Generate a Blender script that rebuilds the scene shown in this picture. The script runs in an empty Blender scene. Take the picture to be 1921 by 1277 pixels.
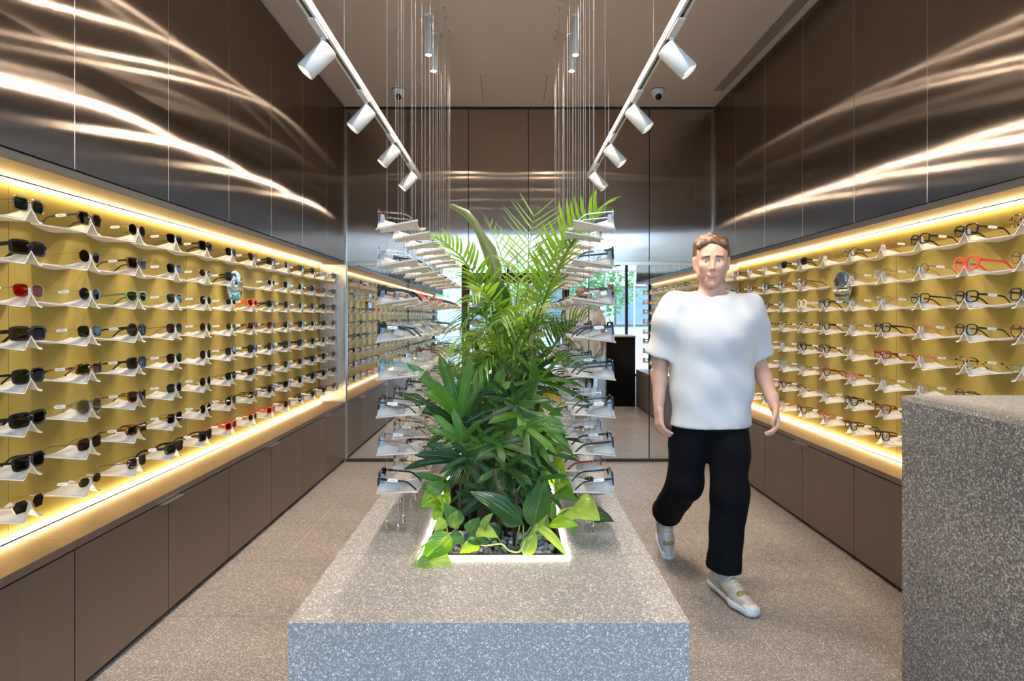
import bpy, math, random
import numpy as np
from mathutils import Vector, Matrix, Euler
PI = math.pi
random.seed(7)
SC = bpy.context.scene
COL = SC.collection

# ------------------------------------------------------------------ camera
EYE = 1.39
cam_d = bpy.data.cameras.new('camera')
cam = bpy.data.objects.new('camera', cam_d)
COL.objects.link(cam)
cam.location = (0, 0, EYE)
cam.rotation_euler = (PI/2, 0, 0)
cam_d.sensor_width = 36.0
cam_d.lens = 36.0*1070/1921
cam_d.shift_x = 3.5/1921
cam_d.shift_y = -44.5/1921
cam_d.clip_start = 0.05
SC.camera = cam

# ------------------------------------------------------------------ world, exposure
SC.view_settings.view_transform = 'Standard'
SC.view_settings.look = 'None'
SC.view_settings.gamma = 1
SC.view_settings.exposure = 0.38
SC.view_settings.use_curve_mapping = False
W = bpy.data.worlds.new('sky'); SC.world = W
W.use_nodes = True
bg = W.node_tree.nodes['Background']
bg.inputs['Color'].default_value = (0.48, 0.67, 1.0, 1)
bg.inputs['Strength'].default_value = 12.5

SC.cycles.max_bounces = 7; SC.cycles.diffuse_bounces = 3; SC.cycles.glossy_bounces = 5; SC.cycles.transmission_bounces = 5
SC.cycles.transparent_max_bounces = 12; SC.cycles.caustics_refractive = False
SC.cycles.sample_clamp_indirect = 2.5      # calm stray sparkles on the brushed steel

SPOT_W = 34
PENDANT_W = 48
NICHE_L = 19
PLANTER_L = 11

# ------------------------------------------------------------------ room measures (metres)
XL, XR = -1.58, 1.95          # cabinet faces
NL, NR = -1.82, 2.19          # brass backs of the display niches
YB = 5.49                     # back wall
YF = -2.45                    # shop front
YR = 2.15                     # where the right-hand joinery starts
XS = 3.30                     # side wall beyond the desk
ZC = 3.40                     # ceiling
ZLEDGE, ZSOF = 0.58, 1.89
TZ = 0.55                     # plinth top
TX0, TX1, TY0, TY1 = -0.61, 0.493, 1.566, 4.36
HX0, HX1, HY0, HY1 = -0.322, 0.210, 1.975, 4.10   # planter opening
ROWZ = [0.70 + 0.1475*i for i in range(8)]          # bottom row first

# portal so that daylight through the shop front is sampled well
pl = bpy.data.lights.new('window_portal', 'AREA')
pl.shape = 'RECTANGLE'; pl.size = XS - NL; pl.size_y = ZC - 0.1
pl.cycles.is_portal = True
plo = bpy.data.objects.new('window_portal', pl); COL.objects.link(plo)
plo.location = ((XS + NL)/2, YF - 0.12, ZC/2)
plo.rotation_euler = (PI/2, 0, PI)      # emits towards +Y
plo.rotation_euler = (-PI/2, 0, 0) if False else (PI/2, 0, PI)

# ------------------------------------------------------------------ helpers
class MB:
    def __init__(s): s.v = []; s.f = []; s.uv = []
    def box(s, x0, x1, y0, y1, z0, z1):
        b = len(s.v)
        s.v += [(x0,y0,z0),(x1,y0,z0),(x1,y1,z0),(x0,y1,z0),(x0,y0,z1),(x1,y0,z1),(x1,y1,z1),(x0,y1,z1)]
        s.f += [(b,b+3,b+2,b+1),(b+4,b+5,b+6,b+7),(b,b+1,b+5,b+4),(b+1,b+2,b+6,b+5),(b+2,b+3,b+7,b+6),(b+3,b,b+4,b+7)]
        return s
    def prism(s, poly, z0, z1):
        n = len(poly); b = len(s.v)
        s.v += [(x,y,z0) for x,y in poly] + [(x,y,z1) for x,y in poly]
        s.f.append(tuple(b+i for i in reversed(range(n)))); s.f.append(tuple(b+n+i for i in range(n)))
        for i in range(n):
            j = (i+1) % n; s.f.append((b+i, b+j, b+n+j, b+n+i))
        return s
    def tube(s, pts, rad, n=8, cap=True):
        pts = [Vector(p) for p in pts]
        if not isinstance(rad, (list, tuple)): rad = [rad]*len(pts)
        b = len(s.v); prev = None
        for i, p in enumerate(pts):
            if i == 0: t = pts[1]-p
            elif i == len(pts)-1: t = p-pts[i-1]
            else: t = (pts[i+1]-p).normalized() + (p-pts[i-1]).normalized()
            if t.length < 1e-9: t = Vector((0,0,1))
            t.normalize()
            if prev is None:
                up = Vector((0,0,1)) if abs(t.z) < .9 else Vector((1,0,0))
                u = t.cross(up).normalized()
            else:
                u = (prev - t*prev.dot(t))
                u = u.normalized() if u.length > 1e-6 else t.orthogonal().normalized()
            prev = u; w = t.cross(u)
            for k in range(n):
                a = 2*PI*k/n; q = p + (u*math.cos(a)+w*math.sin(a))*rad[i]
                s.v.append(tuple(q))
        for i in range(len(pts)-1):
            for k in range(n):
                k2 = (k+1) % n
                s.f.append((b+i*n+k, b+i*n+k2, b+(i+1)*n+k2, b+(i+1)*n+k))
        if cap:
            s.f.append(tuple(b+k for k in reversed(range(n))))
            s.f.append(tuple(b+(len(pts)-1)*n+k for k in range(n)))
        return s
    def lathe(s, prof, n=24, axis_o=(0,0,0)):
        """prof = [(r, z)...] about the z axis"""
        b = len(s.v); ox, oy, oz = axis_o
        for r, z in prof:
            for k in range(n):
                a = 2*PI*k/n; s.v.append((ox+r*math.cos(a), oy+r*math.sin(a), oz+z))
        for i in range(len(prof)-1):
            for k in range(n):
                k2 = (k+1) % n
                s.f.append((b+i*n+k, b+i*n+k2, b+(i+1)*n+k2, b+(i+1)*n+k))
        if prof[0][0] > 1e-6: s.f.append(tuple(b+k for k in reversed(range(n))))
        if prof[-1][0] > 1e-6: s.f.append(tuple(b+(len(prof)-1)*n+k for k in range(n)))
        return s
    def disc(s, r, n=24, z=0, down=False):
        b = len(s.v); s.v += [(r*math.cos(2*PI*k/n), r*math.sin(2*PI*k/n), z) for k in range(n)]
        f = tuple(b+k for k in range(n)); s.f.append(tuple(reversed(f)) if down else f); return s
    def grid(s, P):
        """P[i][j] grid of points -> quads"""
        b = len(s.v); ni = len(P); nj = len(P[0])
        for i, r in enumerate(P):
            for j, p in enumerate(r): s.v.append(tuple(p)); s.uv.append((j/(nj-1), i/(ni-1)))
        for i in range(ni-1):
            for j in range(nj-1):
                s.f.append((b+i*nj+j, b+(i+1)*nj+j, b+(i+1)*nj+j+1, b+i*nj+j+1))
        return s
    def move(s, M):
        s.v = [tuple(M @ Vector(p)) for p in s.v]; return s
    def add(s, o):
        b = len(s.v); s.v += o.v; s.uv += o.uv; s.f += [tuple(b+i for i in f) for f in o.f]; return s
    def mesh(s, name, m=None, smooth=False):
        me = bpy.data.meshes.new(name); me.from_pydata(s.v, [], s.f); me.update()
        if smooth: me.polygons.foreach_set('use_smooth', [True]*len(me.polygons))
        if s.uv and len(s.uv) == len(s.v):
            ul = me.uv_layers.new(name='UVMap'); li = np.empty(len(me.loops), int); me.loops.foreach_get('vertex_index', li)
            ul.data.foreach_set('uv', np.array(s.uv, dtype=np.float32)[li].ravel())
        me.materials.append(m)
        return me
    def build(s, name, m=None, parent=None, smooth=False, loc=None, rot=None):
        return link(name, s.mesh(name, m, smooth), parent, loc, rot)

def link(name, me, parent=None, loc=None, rot=None):
    o = bpy.data.objects.new(name, me); COL.objects.link(o)
    if parent is not None: o.parent = parent
    if loc is not None: o.location = loc
    if rot is not None: o.rotation_euler = rot
    return o
def link_mat(name, me, m, parent=None, loc=None, rot=None):
    o = link(name, me, parent, loc, rot)
    o.material_slots[0].link = 'OBJECT'; o.material_slots[0].material = m
    return o
def tag(o, label=None, cat=None, group=None, kind=None):
    if label: o['label'] = label
    if cat: o['category'] = cat
    if group: o['group'] = group
    if kind: o['kind'] = kind
    return o
def empty(name, label, cat, loc=(0,0,0), rotz=0, group=None):
    o = bpy.data.objects.new(name, None); COL.objects.link(o)
    o.empty_display_size = 0.05
    o.location = loc; o.rotation_euler = (0,0,rotz)
    return tag(o, label, cat, group)
ORD = ['first','second','third','fourth','fifth','sixth','seventh','eighth','ninth','tenth','eleventh','twelfth','thirteenth','fourteenth','fifteenth']
def smoothstep(a, b, x):
    t = min(1, max(0, (x-a)/(b-a))); return t*t*(3-2*t)

# ------------------------------------------------------------------ materials
def new_mat(name):
    m = bpy.data.materials.new(name); m.use_nodes = True
    nt = m.node_tree; b = nt.nodes['Principled BSDF']
    return m, nt, b
def pmat(name, col, rough=.5, metal=0.0, emit=None, es=0, spec=None, trans=None, coat=None):
    m, nt, b = new_mat(name)
    b.inputs['Base Color'].default_value = (*col, 1)
    b.inputs['Roughness'].default_value = rough
    b.inputs['Metallic'].default_value = metal
    if emit: b.inputs['Emission Color'].default_value = (*emit, 1); b.inputs['Emission Strength'].default_value = es
    if spec is not None: b.inputs['Specular IOR Level'].default_value = spec
    if trans is not None: b.inputs['Transmission Weight'].default_value = trans
    if coat is not None: b.inputs['Coat Weight'].default_value = coat
    return m
def N(nt, t, **kw):
    n = nt.nodes.new(t)
    for k, v in kw.items(): setattr(n, k, v)
    return n
def ramp(nt, stops):
    r = N(nt, 'ShaderNodeValToRGB')
    e = r.color_ramp.elements
    e[0].position = stops[0][0]; e[0].color = (*stops[0][1], 1)
    e[1].position = stops[-1][0]; e[1].color = (*stops[-1][1], 1)
    for p, c in stops[1:-1]:
        x = e.new(p); x.color = (*c, 1)
    return r

def brushed(name, col, rough, aniso, tangent, wave=0.0, wave_scale=(1.2,1.2,1.2), grain=0.04, metal=1.0):
    m, nt, b = new_mat(name)
    b.inputs['Metallic'].default_value = metal
    b.inputs['Anisotropic'].default_value = aniso
    c = N(nt, 'ShaderNodeCombineXYZ')
    for i in range(3): c.inputs[i].default_value = tangent[i]
    nt.links.new(c.outputs[0], b.inputs['Tangent'])
    geo = N(nt, 'ShaderNodeNewGeometry')
    # fine vertical brushing: colour and roughness grain
    mp = N(nt, 'ShaderNodeMapping'); mp.inputs['Scale'].default_value = (90, 90, 1.2)
    nt.links.new(geo.outputs['Position'], mp.inputs[0])
    no = N(nt, 'ShaderNodeTexNoise'); no.inputs['Scale'].default_value = 1.0; no.inputs['Detail'].default_value = 3
    nt.links.new(mp.outputs[0], no.inputs['Vector'])
    lo = tuple(x*(1-grain*3) for x in col); hi = tuple(min(1, x*(1+grain*3)) for x in col)
    r = ramp(nt, [(.3, lo), (.7, hi)]); nt.links.new(no.outputs[0], r.inputs[0])
    nt.links.new(r.outputs[0], b.inputs['Base Color'])
    mr = N(nt, 'ShaderNodeMapRange'); mr.inputs['To Min'].default_value = rough*.97; mr.inputs['To Max'].default_value = rough*1.03
    nt.links.new(no.outputs[0], mr.inputs[0]); nt.links.new(mr.outputs[0], b.inputs['Roughness'])
    if wave:
        m2 = N(nt, 'ShaderNodeMapping'); m2.inputs['Scale'].default_value = wave_scale
        nt.links.new(geo.outputs['Position'], m2.inputs[0])
        n2 = N(nt, 'ShaderNodeTexNoise'); n2.inputs['Scale'].default_value = 1.0; n2.inputs['Detail'].default_value = 1.0
        nt.links.new(m2.outputs[0], n2.inputs['Vector'])
        bp = N(nt, 'ShaderNodeBump'); bp.inputs['Strength'].default_value = 1.0; bp.inputs['Distance'].default_value = wave
        nt.links.new(n2.outputs[0], bp.inputs['Height']); nt.links.new(bp.outputs[0], b.inputs['Normal'])
    return m

def brushed_sheet(name, col, a_short, a_long1, a_long2, mix2, tangent, wave, wave_scale):
    """two strongly anisotropic lobes: brushed along `tangent`, highlights drawn out across it"""
    m, nt, b = new_mat(name); nt.nodes.remove(b)
    geo = N(nt, 'ShaderNodeNewGeometry')
    c = N(nt, 'ShaderNodeCombineXYZ')
    for i in range(3): c.inputs[i].default_value = tangent[i]
    m2 = N(nt, 'ShaderNodeMapping'); m2.inputs['Scale'].default_value = wave_scale
    nt.links.new(geo.outputs['Position'], m2.inputs[0])
    n2 = N(nt, 'ShaderNodeTexNoise'); n2.inputs['Scale'].default_value = 1.0; n2.inputs['Detail'].default_value = 0.6
    nt.links.new(m2.outputs[0], n2.inputs['Vector'])
    bp = N(nt, 'ShaderNodeBump'); bp.inputs['Strength'].default_value = 1.0; bp.inputs['Distance'].default_value = wave
    nt.links.new(n2.outputs[0], bp.inputs['Height'])
    sh = []
    for al in (a_long1, a_long2):
        g = N(nt, 'ShaderNodeBsdfAnisotropic') if hasattr(bpy.types, 'ShaderNodeBsdfAnisotropic') else N(nt, 'ShaderNodeBsdfGlossy')
        an = 1-math.sqrt(a_short/al); g.distribution = 'GGX'
        g.inputs['Roughness'].default_value = math.sqrt(math.sqrt(a_short*al)); g.inputs['Anisotropy'].default_value = an
        g.inputs[0].default_value = (*col, 1)
        nt.links.new(c.outputs[0], g.inputs['Tangent']); nt.links.new(bp.outputs[0], g.inputs['Normal'])
        sh.append(g)
    mx = N(nt, 'ShaderNodeMixShader'); mx.inputs[0].default_value = mix2
    nt.links.new(sh[0].outputs[0], mx.inputs[1]); nt.links.new(sh[1].outputs[0], mx.inputs[2])
    nt.links.new(mx.outputs[0], nt.nodes['Material Output'].inputs[0])
    return m

def terrazzo(name, base, chip_lo, chip_hi, scale=95, rough=.45):
    m, nt, b = new_mat(name)
    geo = N(nt, 'ShaderNodeNewGeometry')
    col = None
    def layer(scale, thr, prev, seed):
        mp = N(nt, 'ShaderNodeMapping'); mp.inputs['Location'].default_value = (seed, seed*.7, seed*.3)
        nt.links.new(geo.outputs['Position'], mp.inputs[0])
        wn = N(nt, 'ShaderNodeTexNoise'); wn.inputs['Scale'].default_value = scale*1.2
        nt.links.new(mp.outputs[0], wn.inputs['Vector'])
        mv = N(nt, 'ShaderNodeMix', data_type='VECTOR'); mv.inputs[0].default_value = .006
        nt.links.new(mp.outputs[0], mv.inputs[4]); nt.links.new(wn.outputs[1], mv.inputs[5])
        vo = N(nt, 'ShaderNodeTexVoronoi'); vo.inputs['Scale'].default_value = scale
        nt.links.new(mv.outputs[1], vo.inputs['Vector'])
        wc = N(nt, 'ShaderNodeSeparateColor'); nt.links.new(vo.outputs['Color'], wc.inputs[0])
        # random radius per cell: chip where distance < thr*rand
        mu = N(nt, 'ShaderNodeMath', operation='MULTIPLY'); mu.inputs[1].default_value = thr
        nt.links.new(wc.outputs[0], mu.inputs[0])
        lt = N(nt, 'ShaderNodeMath', operation='LESS_THAN')
        nt.links.new(vo.outputs['Distance'], lt.inputs[0]); nt.links.new(mu.outputs[0], lt.inputs[1])
        cr = ramp(nt, [(0, chip_lo), (1, chip_hi)]); nt.links.new(wc.outputs[1], cr.inputs[0])
        mx = N(nt, 'ShaderNodeMix', data_type='RGBA')
        nt.links.new(lt.outputs[0], mx.inputs[0])
        if isinstance(prev, tuple): mx.inputs[6].default_value = (*prev, 1)
        else: nt.links.new(prev, mx.inputs[6])
        nt.links.new(cr.outputs[0], mx.inputs[7])
        return mx.outputs[2]
    col = layer(scale*1.9, .62, base, 3.1)
    col = layer(scale, .55, col, 11.7)
    nt.links.new(col, b.inputs['Base Color'])
    b.inputs['Roughness'].default_value = rough
    return m

M = {}
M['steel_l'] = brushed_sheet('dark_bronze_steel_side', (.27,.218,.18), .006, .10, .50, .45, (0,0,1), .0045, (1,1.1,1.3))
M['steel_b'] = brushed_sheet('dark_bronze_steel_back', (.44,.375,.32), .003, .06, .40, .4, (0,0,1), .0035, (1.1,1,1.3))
M['steel_door'] = brushed('bronze_steel_door', (.29,.232,.195), .48, .5, (0,1,0), grain=.012)
M['steel_soffit'] = brushed('brushed_bronze_ledge', (.44,.335,.25), .36, .6, (0,1,0), grain=.02)
M['steel_end'] = brushed('brushed_steel_end', (.66,.60,.55), .35, .7, (1,0,0))
M['steel_edge'] = pmat('steel_edge', (.72,.68,.64), .28, 1)
M['dark_gap'] = pmat('dark_gap', (.012,.011,.010), .7)
M['kick'] = pmat('kick_black', (.02,.018,.017), .5)
M['mirror'] = pmat('mirror_silver', (.80,.80,.79), .0, 1)
M['white'] = pmat('white_lacquer', (.82,.82,.80), .35)
M['alu'] = pmat('brushed_aluminium', (.75,.73,.70), .3, 1)
M['chrome'] = pmat('chrome', (.85,.85,.85), .12, 1)
M['wire'] = pmat('steel_wire', (.40,.40,.40), .8, .0, spec=.1)
M['black'] = pmat('black_plastic', (.012,.012,.013), .3)
M['blackmatt'] = pmat('matt_black', (.008,.008,.009), .85, spec=.08)
M['darkframe'] = pmat('dark_brown_frame', (.045,.028,.02), .45)
M['glassblack'] = pmat('black_glass', (.01,.006,.005), .06)
M['ceil'] = pmat('ceiling_dim_tone', (.62,.50,.43), .85)  # whitish ceiling; its dim warm light is put into this beige
M['wallpaint'] = pmat('wall_paint', (.30,.26,.23), .8)
M['grout'] = pmat('grout', (.62,.56,.50), .8)
M['floor'] = terrazzo('floor_terrazzo', (.205,.168,.148), (.29,.25,.22), (.60,.54,.49), 135, .42)
M['plinth'] = terrazzo('plinth_terrazzo', (.265,.24,.226), (.34,.315,.30), (.72,.69,.66), 140, .42)
M['desk'] = terrazzo('desk_terrazzo', (.085,.082,.085), (.17,.165,.165), (.42,.41,.40), 125, .42)
M['planter'] = pmat('planter_bronze', (.085,.065,.05), .45, .6)
M['soil'] = pmat('soil', (.02,.015,.011), .95)

def brass_mat():
    m, nt, b = new_mat('brass_sheet')
    geo = N(nt, 'ShaderNodeNewGeometry')
    no = N(nt, 'ShaderNodeTexNoise'); no.inputs['Scale'].default_value = 5; no.inputs['Detail'].default_value = 6; no.inputs['Roughness'].default_value = .6
    nt.links.new(geo.outputs['Position'], no.inputs['Vector'])
    r = ramp(nt, [(.3, (.31,.225,.045)), (.7, (.40,.305,.078))]); nt.links.new(no.outputs[0], r.inputs[0])
    nt.links.new(r.outputs[0], b.inputs['Base Color'])
    b.inputs['Metallic'].default_value = .35; b.inputs['Roughness'].default_value = .5
    return m
M['brass'] = brass_mat()

def emis(name, col, s):
    m, nt, b = new_mat(name)
    nt.nodes.remove(b)
    e = N(nt, 'ShaderNodeEmission'); e.inputs[0].default_value = (*col, 1); e.inputs[1].default_value = s
    nt.links.new(e.outputs[0], nt.nodes['Material Output'].inputs[0])
    return m
M['led'] = emis('niche_led_glow', (1.0,.77,.40), NICHE_L)
M['led_planter'] = emis('planter_led_glow', (1.0,.93,.80), PLANTER_L)
M['lampface'] = emis('lamp_face_glow', (1.0,.86,.68), 60)

def clear_glass(name, tint, refl=.08, rough=0.0):
    m, nt, b = new_mat(name); nt.nodes.remove(b)
    t = N(nt, 'ShaderNodeBsdfTransparent'); t.inputs[0].default_value = (*tint, 1)
    g = N(nt, 'ShaderNodeBsdfGlossy'); g.inputs['Roughness'].default_value = rough; g.inputs[0].default_value = (.9,.9,.9,1)
    geo = N(nt, 'ShaderNodeNewGeometry'); dt = N(nt, 'ShaderNodeVectorMath', operation='DOT_PRODUCT')
    nt.links.new(geo.outputs['Incoming'], dt.inputs[0]); nt.links.new(geo.outputs['Normal'], dt.inputs[1])
    ab = N(nt, 'ShaderNodeMath', operation='ABSOLUTE'); nt.links.new(dt.outputs['Value'], ab.inputs[0])
    om = N(nt, 'ShaderNodeMath', operation='SUBTRACT'); om.inputs[0].default_value = 1.0; nt.links.new(ab.outputs[0], om.inputs[1])
    pw = N(nt, 'ShaderNodeMath', operation='POWER'); pw.inputs[1].default_value = 5; nt.links.new(om.outputs[0], pw.inputs[0])
    ad = N(nt, 'ShaderNodeMath', operation='MULTIPLY_ADD'); ad.inputs[1].default_value = .9; ad.inputs[2].default_value = refl; ad.use_clamp = True
    nt.links.new(pw.outputs[0], ad.inputs[0])
    mx = N(nt, 'ShaderNodeMixShader'); nt.links.new(ad.outputs[0], mx.inputs[0])
    nt.links.new(t.outputs[0], mx.inputs[1]); nt.links.new(g.outputs[0], mx.inputs[2])
    nt.links.new(mx.outputs[0], nt.nodes['Material Output'].inputs[0])
    return m
M['pane'] = clear_glass('window_glass', (.93,.97,.96), .06)

def frosted(name, col, trans=.45, rough=.35):
    m, nt, b = new_mat(name)
    b.inputs['Base Color'].default_value = (*col, 1); b.inputs['Roughness'].default_value = rough
    t = N(nt, 'ShaderNodeBsdfTranslucent'); t.inputs[0].default_value = (*col, 1)
    mx = N(nt, 'ShaderNodeMixShader'); mx.inputs[0].default_value = trans
    nt.links.new(b.outputs[0], mx.inputs[1]); nt.links.new(t.outputs[0], mx.inputs[2])
    nt.links.new(mx.outputs[0], nt.nodes['Material Output'].inputs[0])
    return m
M['tray'] = frosted('frosted_acrylic', (.95,.93,.90), .42)
M['nose'] = frosted('clear_acrylic', (.74,.80,.92), .55, .12)
# ================================================================== the setting
# ---- floor: grout bed plus every terrazzo tile
fl = MB().box(NL-.1, XS, YF-.05, YB+.1, -.06, -.0016).build('floor', M['grout'])
tag(fl, 'grey terrazzo tiled shop floor', kind='structure')
XJ = [-1.90, -1.303, -.703, -.103, .497, 1.097, 1.697, 2.297, 2.897, 3.30]
YJ = [-2.50] + [2.648 - .6*k for k in range(8, -1, -1)] + [2.648 + .6*k for k in range(1, 5)] + [5.58]
tile_mesh = {}
for i in range(len(XJ)-1):
    for j in range(len(YJ)-1):
        x0, x1, y0, y1 = XJ[i], XJ[i+1], YJ[j], YJ[j+1]
        if x0 > 2.2 and y0 > 2.0: continue
        if x0 > 1.69 and y0 > 2.0: x1 = XR+.03
        key = (round(x1-x0,3), round(y1-y0,3))
        if key not in tile_mesh:
            g = .0016
            tile_mesh[key] = MB().box(g, key[0]-g, g, key[1]-g, -.0015, 0).mesh('floor_tile', M['floor'])
        link('tile', tile_mesh[key], fl, (x0, y0, 0))

# ---- ceiling with an access hatch
hx0, hx1, hy0, hy1 = -.25, .315, 4.74, 5.32
c = MB()
c.box(NL-.1, XS, YF-.05, hy0, ZC, ZC+.08); c.box(NL-.1, hx0, hy0, hy1, ZC, ZC+.08)
c.box(hx1, NR+.1, hy0, hy1, ZC, ZC+.08); c.box(NL-.1, NR+.1, hy1, YB+.1, ZC, ZC+.08)
ceil = tag(c.build('ceiling', M['ceil']), 'whitish ceiling coloured beige for its dim light', kind='structure')
MB().box(hx0+.004, hx1-.004, hy0+.004, hy1-.004, ZC+.001, ZC+.05).build('access_hatch', M['ceil'], ceil)
MB().box(hx0, hx1, hy0, hy1, ZC+.055, ZC+.075).build('hatch_void', M['dark_gap'], ceil)

# ---- left wall: slab, block behind upper cladding, brass sheets, panels
PY = [2.07 + .568*k for k in range(-8, 7)]      # seams, last = 5.478
def side_wall(name, sgn, face, niche, y0, y1, seams, label):
    def X(a, b): return (min(a,b), max(a,b))
    back = niche + sgn*.012
    m = MB()
    a, b = X(back, back + sgn*.15); m.box(a, b, y0, y1, 0, ZC)
    a, b = X(back, face + sgn*.022); m.box(a, b, y0, y1, ZSOF+.016, ZC)
    w = tag(m.build(name, M['dark_gap']), label, kind='structure')
    for k in range(len(seams)-1):
        p0, p1 = max(seams[k], y0), min(seams[k+1], y1)
        if p1 - p0 < .05: continue
        a, b = X(face, face + sgn*.018)
        # gently bowed sheet on a folded edge
        MB().box(a, b, p0+.002, p1-.002, ZSOF+.034, ZC-.012).build('steel_panel', M['steel_l'], w)
        # light reveals between sheets
        a, b = X(face + sgn*.0005, face + sgn*.012)
        MB().box(a, b, p1-.002, p1+.002, ZSOF+.034, ZC-.012).build('panel_reveal', M['steel_edge'], w)
    for k in range(0, len(seams)-1, 2):
        p0, p1 = max(seams[k], y0), min(seams[min(k+2, len(seams)-1)], y1)
        if p1 - p0 < .05: continue
        a, b = X(niche, niche + sgn*.012)
        MB().box(a, b, p0+.0012, p1-.0012, ZLEDGE, ZSOF+.016).build('brass_sheet', M['brass'], w)
        a, b = X(niche, face + sgn*.004)
        MB().box(a, b, p0+.0008, p1-.0008, ZSOF, ZSOF+.0138).build('soffit_panel', M['steel_soffit'], w)
    a, b = X(face - sgn*.0, face + sgn*.0035)
    MB().box(a, b, y0, y1, ZSOF-.002, ZSOF+.014).build('bottom_rail', M['kick'], w)
    a, b = X(face + sgn*.006, face + sgn*.02)
    MB().box(a, b, y0, y1, ZSOF+.014, ZSOF+.032).build('bottom_rail', M['kick'], w)
    # steel end cheek of the niche at the back wall
    a, b = X(niche, face)
    MB().box(a, b, YB-.03, YB-.005, ZLEDGE, ZSOF).build('end_panel', M['steel_end'], w)
    if sgn > 0:
        MB().box(niche, face, y0-.0, y0+.02, ZLEDGE, ZSOF).build('end_panel', M['steel_end'], w) if False else None
    a, b = X(back, face - sgn*.0)
    return w
wl = side_wall('wall_left', -1, XL, NL, YF, YB, PY, 'left wall of dark bronze steel panels over a brass niche')
PYR = [2.099 + .568*k for k in range(0, 7)]; PYR[-1] = YB-.004
wr = side_wall('wall_right', 1, XR, NR, YR, YB, PYR, 'right wall of dark bronze steel panels over a brass niche')
# end cheek of the right-hand joinery towards the shop front
ec = MB().box(XR-.0, XS, YR-.03, YR, ZSOF, ZC); ec.box(XR, XS, YR-.03, YR, 0, ZLEDGE); ec.box(NR+.012, XS, YR-.03, YR, ZLEDGE, ZSOF)
ec.build('return_panel', M['steel_door'], wr)

# ---- back wall: steel sheets above, mirror below
wb = tag(MB().box(NL-.2, NR+.2, YB, YB+.15, 0, ZC).build('wall_back', M['dark_gap']), 'back wall of steel panels above full width mirrors', kind='structure')
BX = [-1.575, -.98, -.40, .175, .755, 1.335, 1.945]
for k in range(6):
    x0, x1 = BX[k]+.0035, BX[k+1]-.0035
    MB().box(x0, x1, YB-.02, YB-.001, ZSOF+.03, ZC-.02).build('steel_panel', M['steel_b'], wb)
    MB().box(x0+.001, x1-.001, YB-.014, YB-.006, .03, ZSOF-.005).build('mirror_panel', M['mirror'], wb)
MB().box(BX[0], BX[-1], YB-.028, YB-.001, ZSOF-.004, ZSOF+.028).build('mirror_rail', M['steel_edge'], wb)
MB().box(BX[0], BX[-1], YB-.025, YB-.001, .0, .028).build('skirting', M['kick'], wb)
for x in (XL-.001, XR-.0):
    MB().box(x-.012 if x < 0 else x-.01, x+.012 if x < 0 else x+.012, YB-.045, YB-.021, .0, ZC-.02).build('corner_trim', M['steel_edge'], wb)
MB().box(BX[0], BX[-1], YB-.03, YB-.001, ZC-.018, ZC-.002).build('shadow_gap', M['dark_gap'], wb)

# ---- side wall and shop front behind the camera (seen in the mirrors)
ws = tag(MB().box(XS, XS+.15, YF, YR, 0, ZC).build('wall_side', M['wallpaint']), 'plain side wall beyond the service desk', kind='structure')
def window(name, x0, x1, z0, z1, label, bars=(), rails=()):
    t = .05
    f = MB().box(x0, x0+t, YF-.04, YF+.04, z0, z1).box(x1-t, x1, YF-.04, YF+.04, z0, z1)
    f.box(x0+t, x1-t, YF-.04, YF+.04, z0, z0+t).box(x0+t, x1-t, YF-.04, YF+.04, z1-t, z1)
    w = tag(f.build(name, M['darkframe']), label, kind='structure')
    for bx in bars: MB().box(bx-.03, bx+.03, YF-.038, YF+.038, z0+t, z1-t).build('mullion', M['darkframe'], w)
    for bz, bh in rails: MB().box(x0+t, x1-t, YF-.045, YF+.045, bz, bz+bh).build('transom', M['darkframe'], w)
    xs = [x0+t] + list(bars) + [x1-t]
    for k in range(len(xs)-1):
        MB().box(xs[k], xs[k+1], YF-.006, YF+.006, z0+t, z1-t).build('pane', M['pane'], w)
    return w
window('window_1', NL, -1.09, .0, ZC-.02, 'tall shop window beside the left niche seen in the mirror')
window('window_2', 1.33, XS, .0, ZC-.02, 'wide shop window with a mullion seen in the mirror', bars=(2.73,))
d = window('door_1', -1.0, 1.27, .0, ZC-.02, 'dark framed shop door with a brown header seen in the mirror', bars=(-.05,), rails=((2.18,.24),))
post = MB().box(-1.09, -1.0, YF-.06, YF+.06, 0, ZC).box(1.27, 1.33, YF-.06, YF+.06, 0, ZC)
tag(post.build('trim_1', M['darkframe']), 'dark posts between the shop windows', kind='structure')

# ---- street outside
st = tag(MB().box(-12, 12, -16, YF-.06, -.12, -.02).build('street_paving', pmat('street_paving', (.34,.33,.32), .9)), 'pale street paving outside the shop', kind='structure')

# ================================================================== joinery
def cabinet(sgn, face, y0, y1, niche, label, ymid=None):
    c = empty('base_cabinet', label, 'cabinet', ((face+niche)/2, (y0+y1)/2, 0), 0, 'low cabinets along the %s wall' % ('left' if sgn < 0 else 'right'))
    cx, cy = (face+niche)/2, (y0+y1)/2
    def B(a, b, y_0, y_1, z0, z1): return MB().box(min(a,b)-cx, max(a,b)-cx, y_0-cy, y_1-cy, z0, z1)
    B(face+sgn*.022, niche, y0+.001, y1-.001, .04, .552).build('carcass', M['kick'], c)
    B(face+sgn*.035, niche, y0+.001, y1-.001, .0, .04).build('kick_plate', M['kick'], c)
    ym = (y0+y1)/2
    for a, b in ((y0, ym), (ym, y1)):
        d = B(face, face+sgn*.02, a+.002, b-.002, .035, .543).build('door', M['steel_door'], c)
    B(face-sgn*.028, face+sgn*.004, ym-.075, ym+.075, .5435, .5475).build('tab_handle', M['alu'], c)
    return c
nm = ['nearest to the viewer', 'second from the viewer', 'third from the viewer']
lb = [2.07 + 1.136*k for k in range(3, -5, -1)]     # 5.478 ... -2.474
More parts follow.
